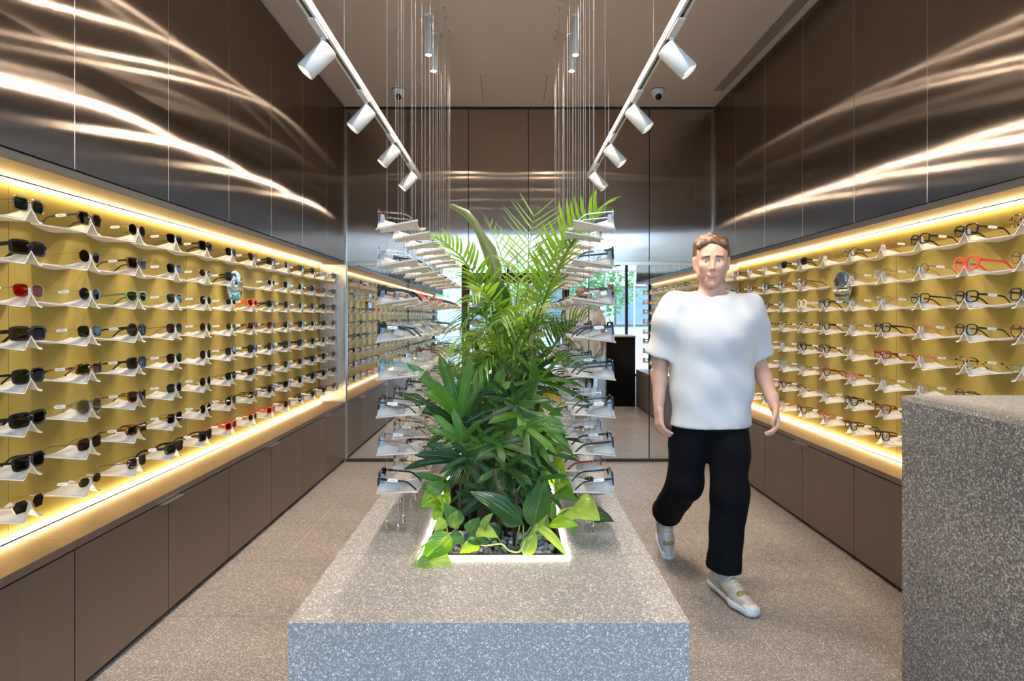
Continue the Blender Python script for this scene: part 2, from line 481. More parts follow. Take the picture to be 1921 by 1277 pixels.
names_l = ['fourth low bronze cabinet from the back mirror', 'third low bronze cabinet from the back mirror']
PAIR_ORD = ['nearest the back mirror', 'second from the back mirror', 'third from the back mirror', 'fourth from the back mirror', 'fifth from the back mirror', 'sixth from the back mirror', 'seventh from the back mirror']
for k in range(7):
    y1, y0 = lb[k], max(lb[k+1], YF+.045)
    cabinet(-1, XL, y0, y1, NL, 'low bronze steel cabinet on the left wall, ' + PAIR_ORD[k])
rb = [5.486, 4.371, 3.235, 2.17]
for k in range(3):
    cabinet(1, XR, rb[k+1], rb[k], NR, 'low bronze steel cabinet on the right wall, ' + PAIR_ORD[k])
def ledge(sgn, face, niche, y0, y1, cuts, label):
    e = empty('niche_ledge', label, 'ledge', ((face+niche)/2, (y0+y1)/2, .555))
    cx, cy = (face+niche)/2, (y0+y1)/2
    ys = [y0] + sorted(c for c in cuts if y0+.1 < c < y1-.1) + [y1]
    for k in range(len(ys)-1):
        a, b = min(face-sgn*.003, niche), max(face-sgn*.003, niche)
        MB().box(a-cx, b-cx, ys[k]-cy+.0008, ys[k+1]-cy-.0008, 0, .025).build('ledge_slab', M['steel_soffit'], e)
        a, b = min(face-sgn*.003, face-sgn*.0055), max(face-sgn*.003, face-sgn*.0055)
        MB().box(a-cx, b-cx, ys[k]-cy+.0008, ys[k+1]-cy-.0008, -.004, .0245).build('ledge_nosing', M['steel_door'], e)
    return e
ledge(-1, XL, NL, YF+.045, YB-.032, lb, 'long bronze ledge under the left brass niche')
ledge(1, XR, NR, YR+.01, YB-.032, rb, 'long bronze ledge under the right brass niche')

# ---- LED strips in the niche corners
def strip(sgn, niche, y0, y1, z, up, label):
    e = empty('led_strip', label, 'light strip', (niche - sgn*.012, (y0+y1)/2, z))
    L = (y1-y0)/2
    ch = MB().box(-.011, .011, -L, L, (-.0075 if up else .0055), (-.0055 if up else .0075)).build('channel', M['alu'], e)
    n = max(1, round((y1-y0)/2.0)); s = (y1-y0)/n
    for k in range(n):
        a = -L + k*s
        MB().box(-.008, .008, a+.004, a+s-.004, -.005, .005).build('diffuser', M['led'], e)
    return e
strip(-1, NL, YF+.08, YB-.04, ZLEDGE+.010, True, 'glowing light strip along the bottom of the left niche')
strip(-1, NL, YF+.08, YB-.04, ZSOF-.010, False, 'glowing light strip along the top of the left niche')
strip(1, NR, YR+.06, YB-.04, ZLEDGE+.010, True, 'glowing light strip along the bottom of the right niche')
strip(1, NR, YR+.06, YB-.04, ZSOF-.010, False, 'glowing light strip along the top of the right niche')

# ---- service desk
DX, DY0, DY1, DZ = 1.47, 1.32, 2.14, 1.096
dk = empty('service_desk', 'tall grey speckled terrazzo service desk at the right edge', 'desk', (DX, DY1, 0))
def DB(x0,x1,y0,y1,z0,z1): return MB().box(x0-DX,x1-DX,y0-DY1,y1-DY1,z0,z1)
for z0, z1 in ((.0, .4525), (.4545, DZ-.0205)):
    DB(DX, DX+.02, DY0, DY1, z0, z1).build('side_slab', M['desk'], dk)
DB(DX-.0, 1.945, DY0, DY1, DZ-.02, DZ).build('top_slab', M['plinth'], dk)
DB(DX+.022, 1.94, DY0+.02, DY1-.06, .0, DZ-.021).build('carcass', M['blackmatt'], dk)
DB(DX+.021, 1.94, DY1-.058, DY1-.03, .0, DZ-.0215).build('back_board', M['blackmatt'], dk)

# ---- plinth with planter
pt = empty('display_plinth', 'long low terrazzo plinth in the middle of the shop', 'plinth', ((TX0+TX1)/2, TY0, 0))
px0, py0 = (TX0+TX1)/2, TY0
def PB(x0,x1,y0,y1,z0,z1): return MB().box(x0-px0,x1-px0,y0-py0,y1-py0,z0,z1)
g = .0012
cx0, cx1, cy0, cy1, cz = TX0+.004-px0, TX1-.004-px0, TY0+.004-py0, TY1-.004-py0, TZ-.004
hx_0, hx_1, hy_0, hy_1 = HX0-.002-px0, HX1+.002-px0, HY0-.002-py0, HY1+.002-py0
cm_ = MB()
O_ = [(cx0,cy0),(cx1,cy0),(cx1,cy1),(cx0,cy1)]; I_ = [(hx_0,hy_0),(hx_1,hy_0),(hx_1,hy_1),(hx_0,hy_1)]
for zz in (0, cz):
    cm_.v += [(x,y,zz) for x,y in O_] + [(x,y,zz) for x,y in I_]
for k in range(4):
    j = (k+1) % 4
    cm_.f += [(8+k,8+j,12+j,12+k), (j,k,4+k,4+j), (k,j,8+j,8+k), (4+j,4+k,12+k,12+j)]
cm_.build('core', M['grout'], pt)
xj, yj = -.103, 2.02
def poly(pts): return MB().prism([(x-px0, y-py0) for x, y in pts], TZ-.0039, TZ)
poly([(TX0,TY0),(xj-g,TY0),(xj-g,HY0),(HX0,HY0),(HX0,yj-g),(TX0,yj-g)]).build('top_slab', M['plinth'], pt)
poly([(xj+g,TY0),(TX1,TY0),(TX1,yj-g),(HX1,yj-g),(HX1,HY0),(xj+g,HY0)]).build('top_slab', M['plinth'], pt)
ys = [yj, 2.648, 3.248, 3.848, HY1]
for a, b in zip(ys[:-1], ys[1:]):
    poly([(TX0,a+g),(HX0,a+g),(HX0,b-g),(TX0,b-g)]).build('top_slab', M['plinth'], pt)
    poly([(HX1,a+g),(TX1,a+g),(TX1,b-g),(HX1,b-g)]).build('top_slab', M['plinth'], pt)
for x0, x1 in ((TX0, xj-g), (xj+g, TX1)):
    poly([(x0,HY1+g),(x1,HY1+g),(x1,TY1),(x0,TY1)]).build('top_slab', M['plinth'], pt)
    PB(x0+(.0012 if x0 == TX0 else 0), x1-(.0012 if x1 == TX1 else 0), TY0, TY0+.0039, 0, TZ-.0042).build('front_slab', M['plinth'], pt)
for a, b in zip([TY0+.02]+ys[:-1]+[HY1], ys+[TY1]):
    if b-a < .02: continue
    PB(TX0, TX0+.0039, a+g, b-g, 0, TZ-.0042).build('side_slab', M['plinth'], pt)
    PB(TX1-.0039, TX1, a+g, b-g, 0, TZ-.0042).build('side_slab', M['plinth'], pt)
# planter box set into the plinth
pb = empty('planter_box', 'dark bronze planter box sunk into the plinth', 'planter', ((HX0+HX1)/2, (HY0+HY1)/2, .30))
bx, by = (HX0+HX1)/2, (HY0+HY1)/2
def QB(x0,x1,y0,y1,z0,z1): return MB().box(x0-bx,x1-bx,y0-by,y1-by,z0-.30,z1-.30)
QB(HX0+.02,HX0+.03,HY0+.02,HY1-.02,.30,TZ+.006).build('side_wall', M['planter'], pb)
QB(HX1-.03,HX1-.02,HY0+.02,HY1-.02,.30,TZ+.006).build('side_wall', M['planter'], pb)
QB(HX0+.03,HX1-.03,HY0+.02,HY0+.036,.30,TZ+.006).build('end_wall', M['planter'], pb)
QB(HX0+.03,HX1-.03,HY1-.03,HY1-.02,.30,TZ+.006).build('end_wall', M['planter'], pb)
tag(QB(HX0+.03,HX1-.03,HY0+.036,HY1-.03,.30,.462).build('soil', M['soil'], pb), kind='stuff')
# light frame round the planter
lf = empty('planter_light', 'white light strip framing the planter opening', 'light strip', (bx, by, TZ))
def LB(x0,x1,y0,y1,z0,z1): return MB().box(x0-bx,x1-bx,y0-by,y1-by,z0-TZ,z1-TZ)
e = .0015
for nme, bxx in (('front_strip',(HX0+e,HX1-e,HY0+e,HY0+.018)), ('back_strip',(HX0+e,HX1-e,HY1-.018,HY1-e)),
                 ('side_strip',(HX0+e,HX0+.018,HY0+.0185,HY1-.0185)), ('side_strip',(HX1-.018,HX1-e,HY0+.0185,HY1-.0185))):
    LB(*bxx, TZ-.015, TZ+.007).build(nme, M['led_planter'], lf)

# ================================================================== ceiling fittings
def spot_light(name, parent, loc, direction, watts, angle, col=(1,.86,.70), blend=.5, radius=.02):
    l = bpy.data.lights.new(name, 'SPOT'); l.energy = watts; l.spot_size = math.radians(angle); l.spot_blend = blend
    l.color = col; l.shadow_soft_size = radius
    o = bpy.data.objects.new(name, l); COL.objects.link(o); o.parent = parent
    o.location = loc; o.rotation_euler = Vector(direction).to_track_quat('-Z', 'Y').to_euler()
    return o
TRZ = 2.60
SY = [2.38 + .725*k for k in range(-6, 4)]
def track(x, side, label):
    y0, y1 = -2.2, 5.0
    e = empty('light_track', label, 'track', (x, (y0+y1)/2, TRZ)); L = (y1-y0)/2
    pr = MB().box(-.018,.018,-L,L,.004,.036).box(-.018,-.007,-L,L,-.004,.004).box(.007,.018,-L,L,-.004,.004)
    pr.build('rail', M['white'], e)
    MB().box(-.0069,.0069,-L+.004,L-.004,.0005,.0039).build('slot', M['black'], e)
    for yy in (-1.0, .5, 1.5, 2.75, 3.99, 4.92):
        dy = yy-(y0+y1)/2
        MB().tube([(0,dy,.0365),(0,dy,ZC-TRZ-.02)], .0009, 6).build('suspension_wire', M['wire'], e)
        MB().lathe([(.008,-.02),(.008,-.001)], 10, (0,dy,ZC-TRZ)).add(MB().lathe([(.003,-.035),(.006,-.02)], 10, (0,dy,ZC-TRZ))).build('ceiling_anchor', M['alu'], e)
        MB().box(-.008,.008,dy-.012,dy+.012,.036,.046).build('clip', M['white'], e)
    return e
track(-.80, 'left', 'white suspended light track on the left')
track(.69, 'right', 'white suspended light track on the right')
head_mesh = None
def track_head(x, y, sgn, label, grp):
    global head_mesh
    e = empty('track_spotlight', label, 'spotlight', (x, y, TRZ-.004), 0, grp)
    MB().box(-.016,.016,-.085,.075,-.012,-.0005).build('adapter', M['white'], e)
    MB().tube([(0,.055,-.012),(0,.055,-.030)], .011, 12).build('swivel', M['white'], e, True)
    MB().box(-.007,.007,.046,.064,-.085,-.030).build('bracket', M['white'], e)
    # cylinder aimed at the wall
    d = Vector((sgn*.60, -.16, -.72)).normalized()
    c = Vector((sgn*.022, .05, -.112))
    a, b = c - d*.07, c + d*.075
    R = d.to_track_quat('Z','Y').to_matrix().to_4x4()
    Mx = Matrix.Translation(c) @ R
    MB().lathe([(.0,-.072),(.038,-.072),(.041,-.069),(.041,.074),(.038,.076),(.036,.074),(.035,.060)], 28).move(Mx).build('lamp_housing', M['white'], e, True)
    MB().disc(.0349, 24, .060).move(Mx).build('lamp_face', M['lampface'], e)
    spot_light('lamp_beam', e, b + d*.004, d + Vector((0,.10,-.05)), SPOT_W, 118, blend=1.0)
    return e
POS_N = ['frontmost visible', 'second', 'third', 'rearmost']
for sd, x, sgn in (('left', -.80, -1), ('right', .69, 1)):
    for k, y in enumerate(SY):
        vis = k-6
        if vis >= 0: lab = 'white cylinder spotlight on the %s track, %s of four in view' % (sd, ['frontmost','second','third','rearmost'][vis])
        else: lab = 'white cylinder spotlight behind the viewer on the %s track, %s from the shop door' % (sd, ORD[k//2])
        if vis < 0 and (k % 2 or sd == 'right'): continue
        track_head(x, y, sgn, lab, 'spotlights on the ceiling tracks')
for sd, x in (('left', -.545), ('right', .438)):
    for k, y in enumerate((1.74, 2.43, 3.12, 3.81, 4.06)):
        e = empty('pendant_downlight', 'slim white cylinder downlight, %s in the %s row' % (['nearest','second nearest','third nearest','second farthest','farthest'][k], sd), 'downlight', (x, y, ZC), 0, 'cylinder downlights over the plinth')
        MB().lathe([(.038,-.008),(.038,-.0005)], 24).build('ceiling_rose', M['white'], e, True)
        MB().lathe([(.023,-.008),(.023,-.262),(.022,-.264),(.020,-.262),(.020,-.255)], 24).build('tube', M['white'], e, True)
        MB().disc(.0199, 20, -.2630, True).build('lamp_face', M['lampface'], e)
        spot_light('lamp_beam', e, (0,0,-.268), (0,0,-1), PENDANT_W, 156, blend=1.0, radius=.012)
# security cameras
for sd, x in (('left', -.985), ('right', 1.305)):
    e = empty('security_camera', 'white turret security camera on the ceiling, %s of the two' % sd, 'camera', (x, 5.05, ZC), 0, 'ceiling security cameras')
    MB().lathe([(.060,-.004),(.060,-.0005)], 28).build('gasket', M['black'], e, True)
    MB().lathe([(.058,-.004),(.060,-.012),(.052,-.045),(.044,-.058),(.036,-.062)], 28).build('housing', M['white'], e, True)
    R = Matrix.Translation((0,-.012,-.062)) @ Matrix.Rotation(math.radians(125), 4, 'X')
    ball = MB().lathe([(0,-.036)] + [(.038*math.sin(a), -.038*math.cos(a)) for a in [k*PI/10 for k in range(1,8)]] + [(.029,.0245)], 24).move(R)
    ball.build('eyeball', M['white'], e, True)
    MB().lathe([(.0,.030),(.012,.030),(.0285,.0247)], 24).move(R).build('lens_window', M['glassblack'], e, True)
# linear air grille
e = empty('air_grille', 'long slotted air grille in the ceiling beside the right wall', 'vent', (1.85, 3.3, ZC))
MB().box(-.058,-.050,-1.78,1.78,-.006,-.0005).box(.050,.058,-1.78,1.78,-.006,-.0005).box(-.05,.05,-1.78,-1.77,-.006,-.0005).box(-.05,.05,1.77,1.78,-.006,-.0005).build('frame', M['ceil'], e)
MB().box(-.05,.05,-1.77,1.77,-.0015,-.0005).build('duct_shade_sheet', M['dark_gap'], e)  # black sheet under the ceiling, stands in for the shade between the blades
for k in range(6):
    x = -.041 + k*.0165
    MB().box(x-.0032,x+.0032,-1.77,1.77,-.0042,-.0020).build('blade', M['ceil'], e)
# ================================================================== glasses and trays
FR = {}
def tort(name, dark, light, sc=120):
    m, nt, b = new_mat(name)
    tc = N(nt, 'ShaderNodeTexCoord'); no = N(nt, 'ShaderNodeTexNoise'); no.inputs['Scale'].default_value = sc; no.inputs['Detail'].default_value = 2
    nt.links.new(tc.outputs['Object'], no.inputs['Vector'])
    r = ramp(nt, [(.45, dark), (.58, light)]); nt.links.new(no.outputs[0], r.inputs[0]); nt.links.new(r.outputs[0], b.inputs['Base Color'])
    b.inputs['Roughness'].default_value = .15
    return m
FR['black'] = pmat('frame_black', (.010,.010,.012), .16)
FR['tortoise'] = tort('frame_tortoise', (.03,.012,.006), (.32,.12,.03))
FR['havana'] = tort('frame_havana', (.03,.015,.008), (.72,.42,.08), 70)
FR['gold'] = pmat('frame_gold', (.80,.58,.28), .2, 1)
FR['silver'] = pmat('frame_silver', (.72,.72,.74), .2, 1)
FR['gunmetal'] = pmat('frame_gunmetal', (.11,.11,.12), .25, .9)
FR['clear'] = clear_glass('frame_clear', (.90,.90,.89), .20, .05)
FR['grey'] = pmat('frame_grey', (.30,.30,.31), .2, trans=.3)
FR['red'] = pmat('frame_red', (.75,.075,.035), .22)
FR['maroon'] = pmat('frame_maroon', (.20,.015,.018), .2)
FR['rust'] = pmat('frame_rust', (.42,.10,.04), .25)
FR['brown'] = pmat('frame_brown', (.075,.045,.030), .2)
FR['green'] = pmat('frame_green', (.12,.20,.07), .2)
FR['mint'] = pmat('frame_mint', (.16,.30,.28), .2)
FR['blush'] = pmat('frame_blush', (.80,.58,.44), .25)
LN = {}
def lens_mat(name, tint, refl): return clear_glass(name, tint, refl, .02)
LN['clear'] = lens_mat('lens_clear', (.97,.98,.98), .02)
LN['grey'] = lens_mat('lens_grey', (.075,.078,.082), .06)
LN['brown'] = lens_mat('lens_brown', (.15,.10,.06), .06)
LN['green'] = lens_mat('lens_green', (.08,.15,.10), .06)
LN['teal'] = lens_mat('lens_teal', (.06,.16,.19), .05)
LN['purple'] = lens_mat('lens_purple', (.19,.09,.13), .06)
LN['red'] = lens_mat('lens_red', (.62,.07,.03), .06)
LN['olive'] = lens_mat('lens_olive', (.22,.19,.06), .04)
LN['amber'] = lens_mat('lens_amber', (.45,.20,.06), .06)
LN['pale'] = lens_mat('lens_pale', (.45,.45,.40), .05)

#        w     h     n    taper rim   depth bridge temple_h temple_t
SHP = {
 'block':(.056,.036,5.0, .05,.0078,.0055,.0075,.0130,.0040),
 'rect': (.054,.034,4.5, .06,.0052,.0045,.0055,.0090,.0034),
 'square':(.050,.042,4.0,.06,.0050,.0045,.0055,.0085,.0034),
 'panto':(.048,.044,2.6, .12,.0040,.0040,.0050,.0070,.0032),
 'round':(.047,.047,2.0, .00,.0055,.0045,.0055,.0085,.0034),
 'biground':(.054,.052,2.2,.04,.0068,.0050,.0065,.0110,.0038),
 'wire_round':(.046,.046,2.0,.0,.0016,.0018,.0016,.0026,.0016),
 'wire_square':(.052,.043,3.2,.08,.0016,.0018,.0016,.0026,.0016),
 'wire_oval':(.050,.034,2.1,.0,.0016,.0018,.0016,.0026,.0016),
 'hex':  (.052,.044,'hex',.0,.0042,.0040,.0045,.0075,.0032),
 'wire_hex':(.054,.040,'hex',.0,.0017,.0018,.0016,.0028,.0016),
 'cat':  (.055,.040,2.6,.22,.0056,.0048,.0055,.0090,.0034),
 'brow': (.051,.042,3.0,.14,.0030,.0035,.0040,.0075,.0032),
}
def outline(s, n=22, off=0.0):
    w, h, ex, tp = s[0], s[1], s[2], s[3]
    pts = []
    if ex == 'hex':
        base = [(.5,.12),(.28,.5),(-.28,.5),(-.5,.12),(-.30,-.5),(.30,-.5)]
        for k in range(6):
            a, b = base[k], base[(k+1) % 6]
            for j in range(4):
                t = j/4; pts.append(((a[0]+(b[0]-a[0])*t)*w, (a[1]+(b[1]-a[1])*t)*h))
    else:
        for k in range(n):
            a = 2*PI*k/n; c, q = math.cos(a), math.sin(a)
            x = w/2*math.copysign(abs(c)**(2/ex), c); y = h/2*math.copysign(abs(q)**(2/ex), q)
            pts.append((x*(1+tp*y/(h/2)), y))
    if off:
        out = []
        m = len(pts)
        for k in range(m):
            a, b = pts[k-1], pts[(k+1) % m]
            t = Vector((b[0]-a[0], b[1]-a[1])).normalized(); nrm = Vector((t.y, -t.x))
            out.append((pts[k][0]+nrm.x*off, pts[k][1]+nrm.y*off))
        return out
    return pts
GL = {}
def glasses_meshes(key):
    if key in GL: return GL[key]
    s = SHP[key]; w, h, ex, tp, rim, dep, br, th, tt = s
    cx = w/2 + .0095
    inner, outer = outline(s), outline(s, off=rim)
    fm = MB()
    lens = MB()
    n = len(inner)
    def curve(x): return -1.6*x*x        # wrap of the front
    for sx in (1, -1):
        b = len(fm.v)
        for (ring, yy) in ((inner, dep/2), (outer, dep/2), (outer, -dep/2), (inner, -dep/2)):
            for x, z in ring:
                X = sx*(cx + x); zz = z + (.0016 if (key == 'brow' and z > h*.15 and ring is outer) else 0)
                fm.v.append((X, yy + curve(X), zz))
        for r in range(4):
            r2 = (r+1) % 4
            for k in range(n):
                k2 = (k+1) % n
                q = (b+r*n+k, b+r*n+k2, b+r2*n+k2, b+r2*n+k)
                fm.f.append(q if sx > 0 else tuple(reversed(q)))
        # end piece to the hinge
        xo = cx + w/2*(1+tp*.5) + rim*.5
        zt = h*.22
        e = MB().box(xo-.001, xo+.007, -dep-.004, dep/2, zt-th/2, zt+th/2)
        if sx < 0: e.move(Matrix.Scale(-1, 4, (1,0,0)))
        fm.add(e.move(Matrix.Translation((0, curve(xo), 0))))
        l = MB(); l.v = [(cx + x, curve(cx+x), z) for x, z in inner]; l.f = [tuple(range(n))]
        lens_key = l
        if sx > 0: lp = MB(); lp.v = [(v[0], v[1]+.0006, v[2]) for v in l.v] + [(v[0], v[1]-.0006, v[2]) for v in l.v]; lp.f = [tuple(range(n)), tuple(reversed(range(n, 2*n)))] + [(k, n+k, n+(k+1)%n, (k+1)%n) for k in range(n)]
    # bridge
    bz = h*.18; bx_ = .0095 + (w/2)*(1-abs(.36)**2)*.06 + rim*.2
    P = [(-bx_-.002, -.001, bz-.002), (-bx_*.45, .0012, bz+.003), (bx_*.45, .0012, bz+.003), (bx_+.002, -.001, bz-.002)]
    bt = MB().tube(P, br*.55, 6)
    fm.add(bt)
    xo = cx + w/2*(1+tp*.5) + rim*.5 + .0045; zt = h*.22; y0 = curve(xo) - dep - .004
    tm = MB()
    path = [(xo, y0, zt), (xo+.002, y0-.04, zt-.001), (xo+.001, y0-.088, zt-.002), (xo-.001, y0-.105, zt-.006), (xo-.004, y0-.122, zt-.018), (xo-.007, y0-.140, zt-.034)]
    hs = [th*1.05, th*.9, th*.8, th*.8, th*.85, th*.9]
    rings = []
    for (x, y, z), hh in zip(path, hs):
        rings.append([(x-tt/2, y, z-hh/2), (x+tt/2, y, z-hh/2), (x+tt/2, y, z+hh/2), (x-tt/2, y, z+hh/2), (x-tt/2, y, z-hh/2)])
    for r in rings: tm.v += r[:4]
    for i in range(len(rings)-1):
        for k in range(4):
            k2 = (k+1) % 4; tm.f.append((i*4+k, i*4+k2, (i+1)*4+k2, (i+1)*4+k))
    tm.f += [(3,2,1,0), tuple((len(rings)-1)*4+k for k in range(4))]
    def mirror(mb):
        o = MB(); o.v = [(-x, y, z) for x, y, z in mb.v]; o.f = [tuple(reversed(f)) for f in mb.f]; return o
    # paper tag wrapped on the temple
    tg = MB()
    L = .021; hh = max(.0058, th*.62)
    yc = y0-.047; xx = xo+.0015
    prof = [(-L,-.25),(-L*.8,-.85),(-L*.6,-1),(L*.6,-1),(L*.8,-.85),(L,-.25),(L,.25),(L*.8,.85),(L*.6,1),(-L*.6,1),(-L*.8,.85),(-L,.25)]
    np_ = len(prof); t2 = tt/2+.0012
    tg.v = [(xx+t2, yc+a, zt-.001+b*hh) for a, b in prof] + [(xx-t2, yc+a, zt-.001+b*hh) for a, b in prof]
    tg.f = [tuple(range(np_)), tuple(reversed(range(np_, 2*np_)))] + [(k, np_+k, np_+(k+1)%np_, (k+1)%np_) for k in range(np_)]
    GL[key] = dict(front=fm.mesh('frame_front', None), lens_a=lp.mesh('lens', None), lens_b=mirror(lp).mesh('lens', None),
                   temple_a=tm.mesh('temple', None), temple_b=mirror(tm).mesh('temple', None),
                   tag_a=tg.mesh('price_tag', None), tag_b=mirror(tg).mesh('price_tag', None))
    return GL[key]
def tag_mat():
    m, nt, b = new_mat('paper_tag')
    tc = N(nt, 'ShaderNodeTexCoord'); sp = N(nt, 'ShaderNodeSeparateXYZ'); nt.links.new(tc.outputs['Generated'], sp.inputs[0])
    # faint printed code in the middle of the tag
    no = N(nt, 'ShaderNodeTexNoise', noise_dimensions='1D'); no.inputs['Scale'].default_value = 26; no.inputs['Detail'].default_value = 0
    nt.links.new(sp.outputs[1], no.inputs['W'])
    g1 = N(nt, 'ShaderNodeMath', operation='GREATER_THAN'); g1.inputs[1].default_value = .5; nt.links.new(no.outputs[0], g1.inputs[0])
    def band(sock, c, w):
        d = N(nt, 'ShaderNodeMath', operation='COMPARE'); d.inputs[1].default_value = c; d.inputs[2].default_value = w
        nt.links.new(sock, d.inputs[0]); return d.outputs[0]
    def mul(a, b_):
        k = N(nt, 'ShaderNodeMath', operation='MULTIPLY'); nt.links.new(a, k.inputs[0]); nt.links.new(b_, k.inputs[1]); return k.outputs[0]
    f = mul(mul(g1.outputs[0], band(sp.outputs[1], .5, .22)), band(sp.outputs[2], .5, .16))
    mx = N(nt, 'ShaderNodeMix', data_type='RGBA'); nt.links.new(f, mx.inputs[0])
    mx.inputs[6].default_value = (.88,.87,.85,1); mx.inputs[7].default_value = (.30,.30,.32,1)
    nt.links.new(mx.outputs[2], b.inputs['Base Color']); b.inputs['Roughness'].default_value = .6
    return m
M['tag'] = tag_mat()

# ---- tray: frosted sheet, narrow in front, wide and dished at the back, raised in the middle to carry a nose rest
TL = .165
def tray_meshes():
    nu, nv = 7, 13
    top, bot = [], []
    for i in range(nu):
        u = i/(nu-1); rt, rb_ = [], []
        hw = .103*(1-u)**.85 + .041
        hw = min(hw, .103) if u == 0 else .041 + (.103-.041)*(1-u)
        for j in range(nv):
            s = -1 + 2*j/(nv-1)
            y = TL*u + (.005*abs(s)**1.5 - .004)*u*u - (.010*abs(s)**3)*(1-u)
            zf = .030*max(0, 1-abs(s)*1.45)**1.0 - .015*min(1, abs(s)*1.3)
            zb = .018*s*s - .008
            k = u**1.35
            z = zf*k + zb*(1-u)
            rt.append((s*hw, y, z + .0062)); rb_.append((s*hw, y, z))
        top.append(rt); bot.append(rb_)
    m = MB(); m.grid([list(reversed(r)) for r in top]); o = len(m.v); m.grid(bot)
    # stitch rims
    def ti(i, j): return i*nv + (nv-1-j)
    def bi(i, j): return o + i*nv + j
    for j in range(nv-1):
        m.f.append((ti(0,j), ti(0,j+1), bi(0,j+1), bi(0,j))); m.f.append((ti(nu-1,j+1), ti(nu-1,j), bi(nu-1,j), bi(nu-1,j+1)))
    for i in range(nu-1):
        m.f.append((ti(i+1,0), ti(i,0), bi(i,0), bi(i+1,0))); m.f.append((ti(i,nv-1), ti(i+1,nv-1), bi(i+1,nv-1), bi(i,nv-1)))
    sheet = m.mesh('tray_sheet', M['tray'], True)
    n = MB()
    y0, y1 = TL-.026, TL-.010
    P = [[(-.012,y1,.020),(-.0085,y1,.040),(-.0055,y1-.001,.0535),(.0055,y1-.001,.0535),(.0085,y1,.040),(.012,y1,.020)],
         [(-.012,y0,.018),(-.0085,y0,.038),(-.0055,y0+.003,.0515),(.0055,y0+.003,.0515),(.0085,y0,.038),(.012,y0,.018)]]
    n.v = P[0] + P[1]; n.f = [(0,1,2,3,4,5), (11,10,9,8,7,6)] + [(k, 6+k, 6+(k+1)%6, (k+1)%6) for k in range(6)]
    nose = n.mesh('nose_rest', M['nose'])
    gr = MB()
    grip = MB().lathe([(.0025,-.005),(.0025,.009)], 8).mesh('wire_grip', M['chrome'], True)
    return sheet, nose, grip
SHEET, NOSE, GRIP = tray_meshes()
# nose in lathe order keeps 12 triangles; pose of the glasses on the tray:
G_Y, G_Z, G_TILT = TL-.008, .043, math.radians(5)

FRW = {'black':'black','tortoise':'tortoiseshell','havana':'yellow tortoiseshell','gold':'thin gold','silver':'thin silver','gunmetal':'thin dark metal','clear':'clear','grey':'grey','red':'orange-red','maroon':'dark red','rust':'rust red','brown':'dark brown','green':'green','mint':'pale green','blush':'blush'}
def make_tray(loc, rz, label, grp, hung=False):
    e = empty('display_tray', label, 'tray', loc, rz, grp)
    link('tray_sheet', SHEET, e); link('nose_rest', NOSE, e)
    if hung:
        for gx, gy in HUNG: link('wire_grip', GRIP, e, (gx, gy, .002))
    return e
def make_glasses(loc, rz, shape, fr, ln, label, cat, grp, tag_side, small=False):
    d = Vector((0, G_Y, 0)); d.rotate(Euler((0,0,rz)))
    e = bpy.data.objects.new('sunglasses' if ln != 'clear' else 'eyeglasses', None); COL.objects.link(e); e.empty_display_size = .05
    e.location = (loc[0]+d.x, loc[1]+d.y, loc[2]+G_Z)
    e.rotation_euler = (Euler((G_TILT,0,0)).to_matrix().to_4x4() if False else (Matrix.Rotation(rz,4,'Z') @ Matrix.Rotation(-G_TILT*0+math.radians(4),4,'X'))).to_euler()
    tag(e, label, cat, grp)
    m = glasses_meshes(shape); fm, lm = FR[fr], LN[ln]
    link_mat('frame_front', m['front'], fm, e)
    link_mat('lens', m['lens_a'], lm, e); link_mat('lens', m['lens_b'], lm, e)
    tm = fm
    if shape == 'block' and fr == 'clear': tm = FR['grey']
    link_mat('temple', m['temple_a'], tm, e); link_mat('temple', m['temple_b'], tm, e)
    if tag_side: link_mat('price_tag', m['tag_a' if tag_side > 0 else 'tag_b'], M['tag'], e)
    return e
STY = {  # code -> shape, frame, lens
 'A':('block','black','brown'), 'B':('square','black','grey'), 'C':('rect','black','grey'), 'D':('square','brown','brown'),
 'E':('panto','black','green'), 'F':('round','black','purple'), 'G':('wire_round','gold','brown'), 'H':('wire_round','silver','grey'),
 'I':('wire_square','gold','green'), 'J':('wire_square','silver','teal'), 'K':('wire_square','gold','red'), 'L':('hex','brown','brown'),
 'M':('square','clear','teal'), 'N':('wire_oval','gold','olive'), 'O':('wire_hex','gold','grey'), 'P':('panto','tortoise','brown'),
 'Q':('biground','clear','pale'), 'R':('cat','green','olive'), 'S':('wire_square','gunmetal','purple'), 'T':('rect','tortoise','green'),
 'U':('cat','tortoise','amber'), 'V':('cat','red','amber'), 'W':('block','tortoise','brown'), 'X':('wire_square','gunmetal','grey'),
 'Y':('rect','red','purple'), 'Z':('wire_oval','silver','grey'),
 'a':('rect','black','clear'), 'b':('square','black','clear'), 'c':('panto','black','clear'), 'd':('round','black','clear'), 'e':('biground','red','clear'),
 'f':('wire_round','gunmetal','clear'), 'g':('wire_square','silver','clear'), 'h':('wire_square','gold','clear'), 'i':('panto','rust','clear'),
 'j':('wire_round','rust','clear'), 'k':('panto','havana','clear'), 'l':('square','tortoise','clear'), 'm':('panto','clear','clear'), 'n':('rect','clear','clear'),
 'o':('brow','black','clear'), 'p':('square','maroon','clear'), 'q':('panto','brown','clear'), 'r':('round','blush','clear'), 's':('wire_square','rust','clear'),
 't':('rect','havana','clear'), 'u':('panto','mint','clear'), 'v':('wire_oval','gold','clear'), 'w':('rect','maroon','clear'), 'x':('round','tortoise','clear'),
}
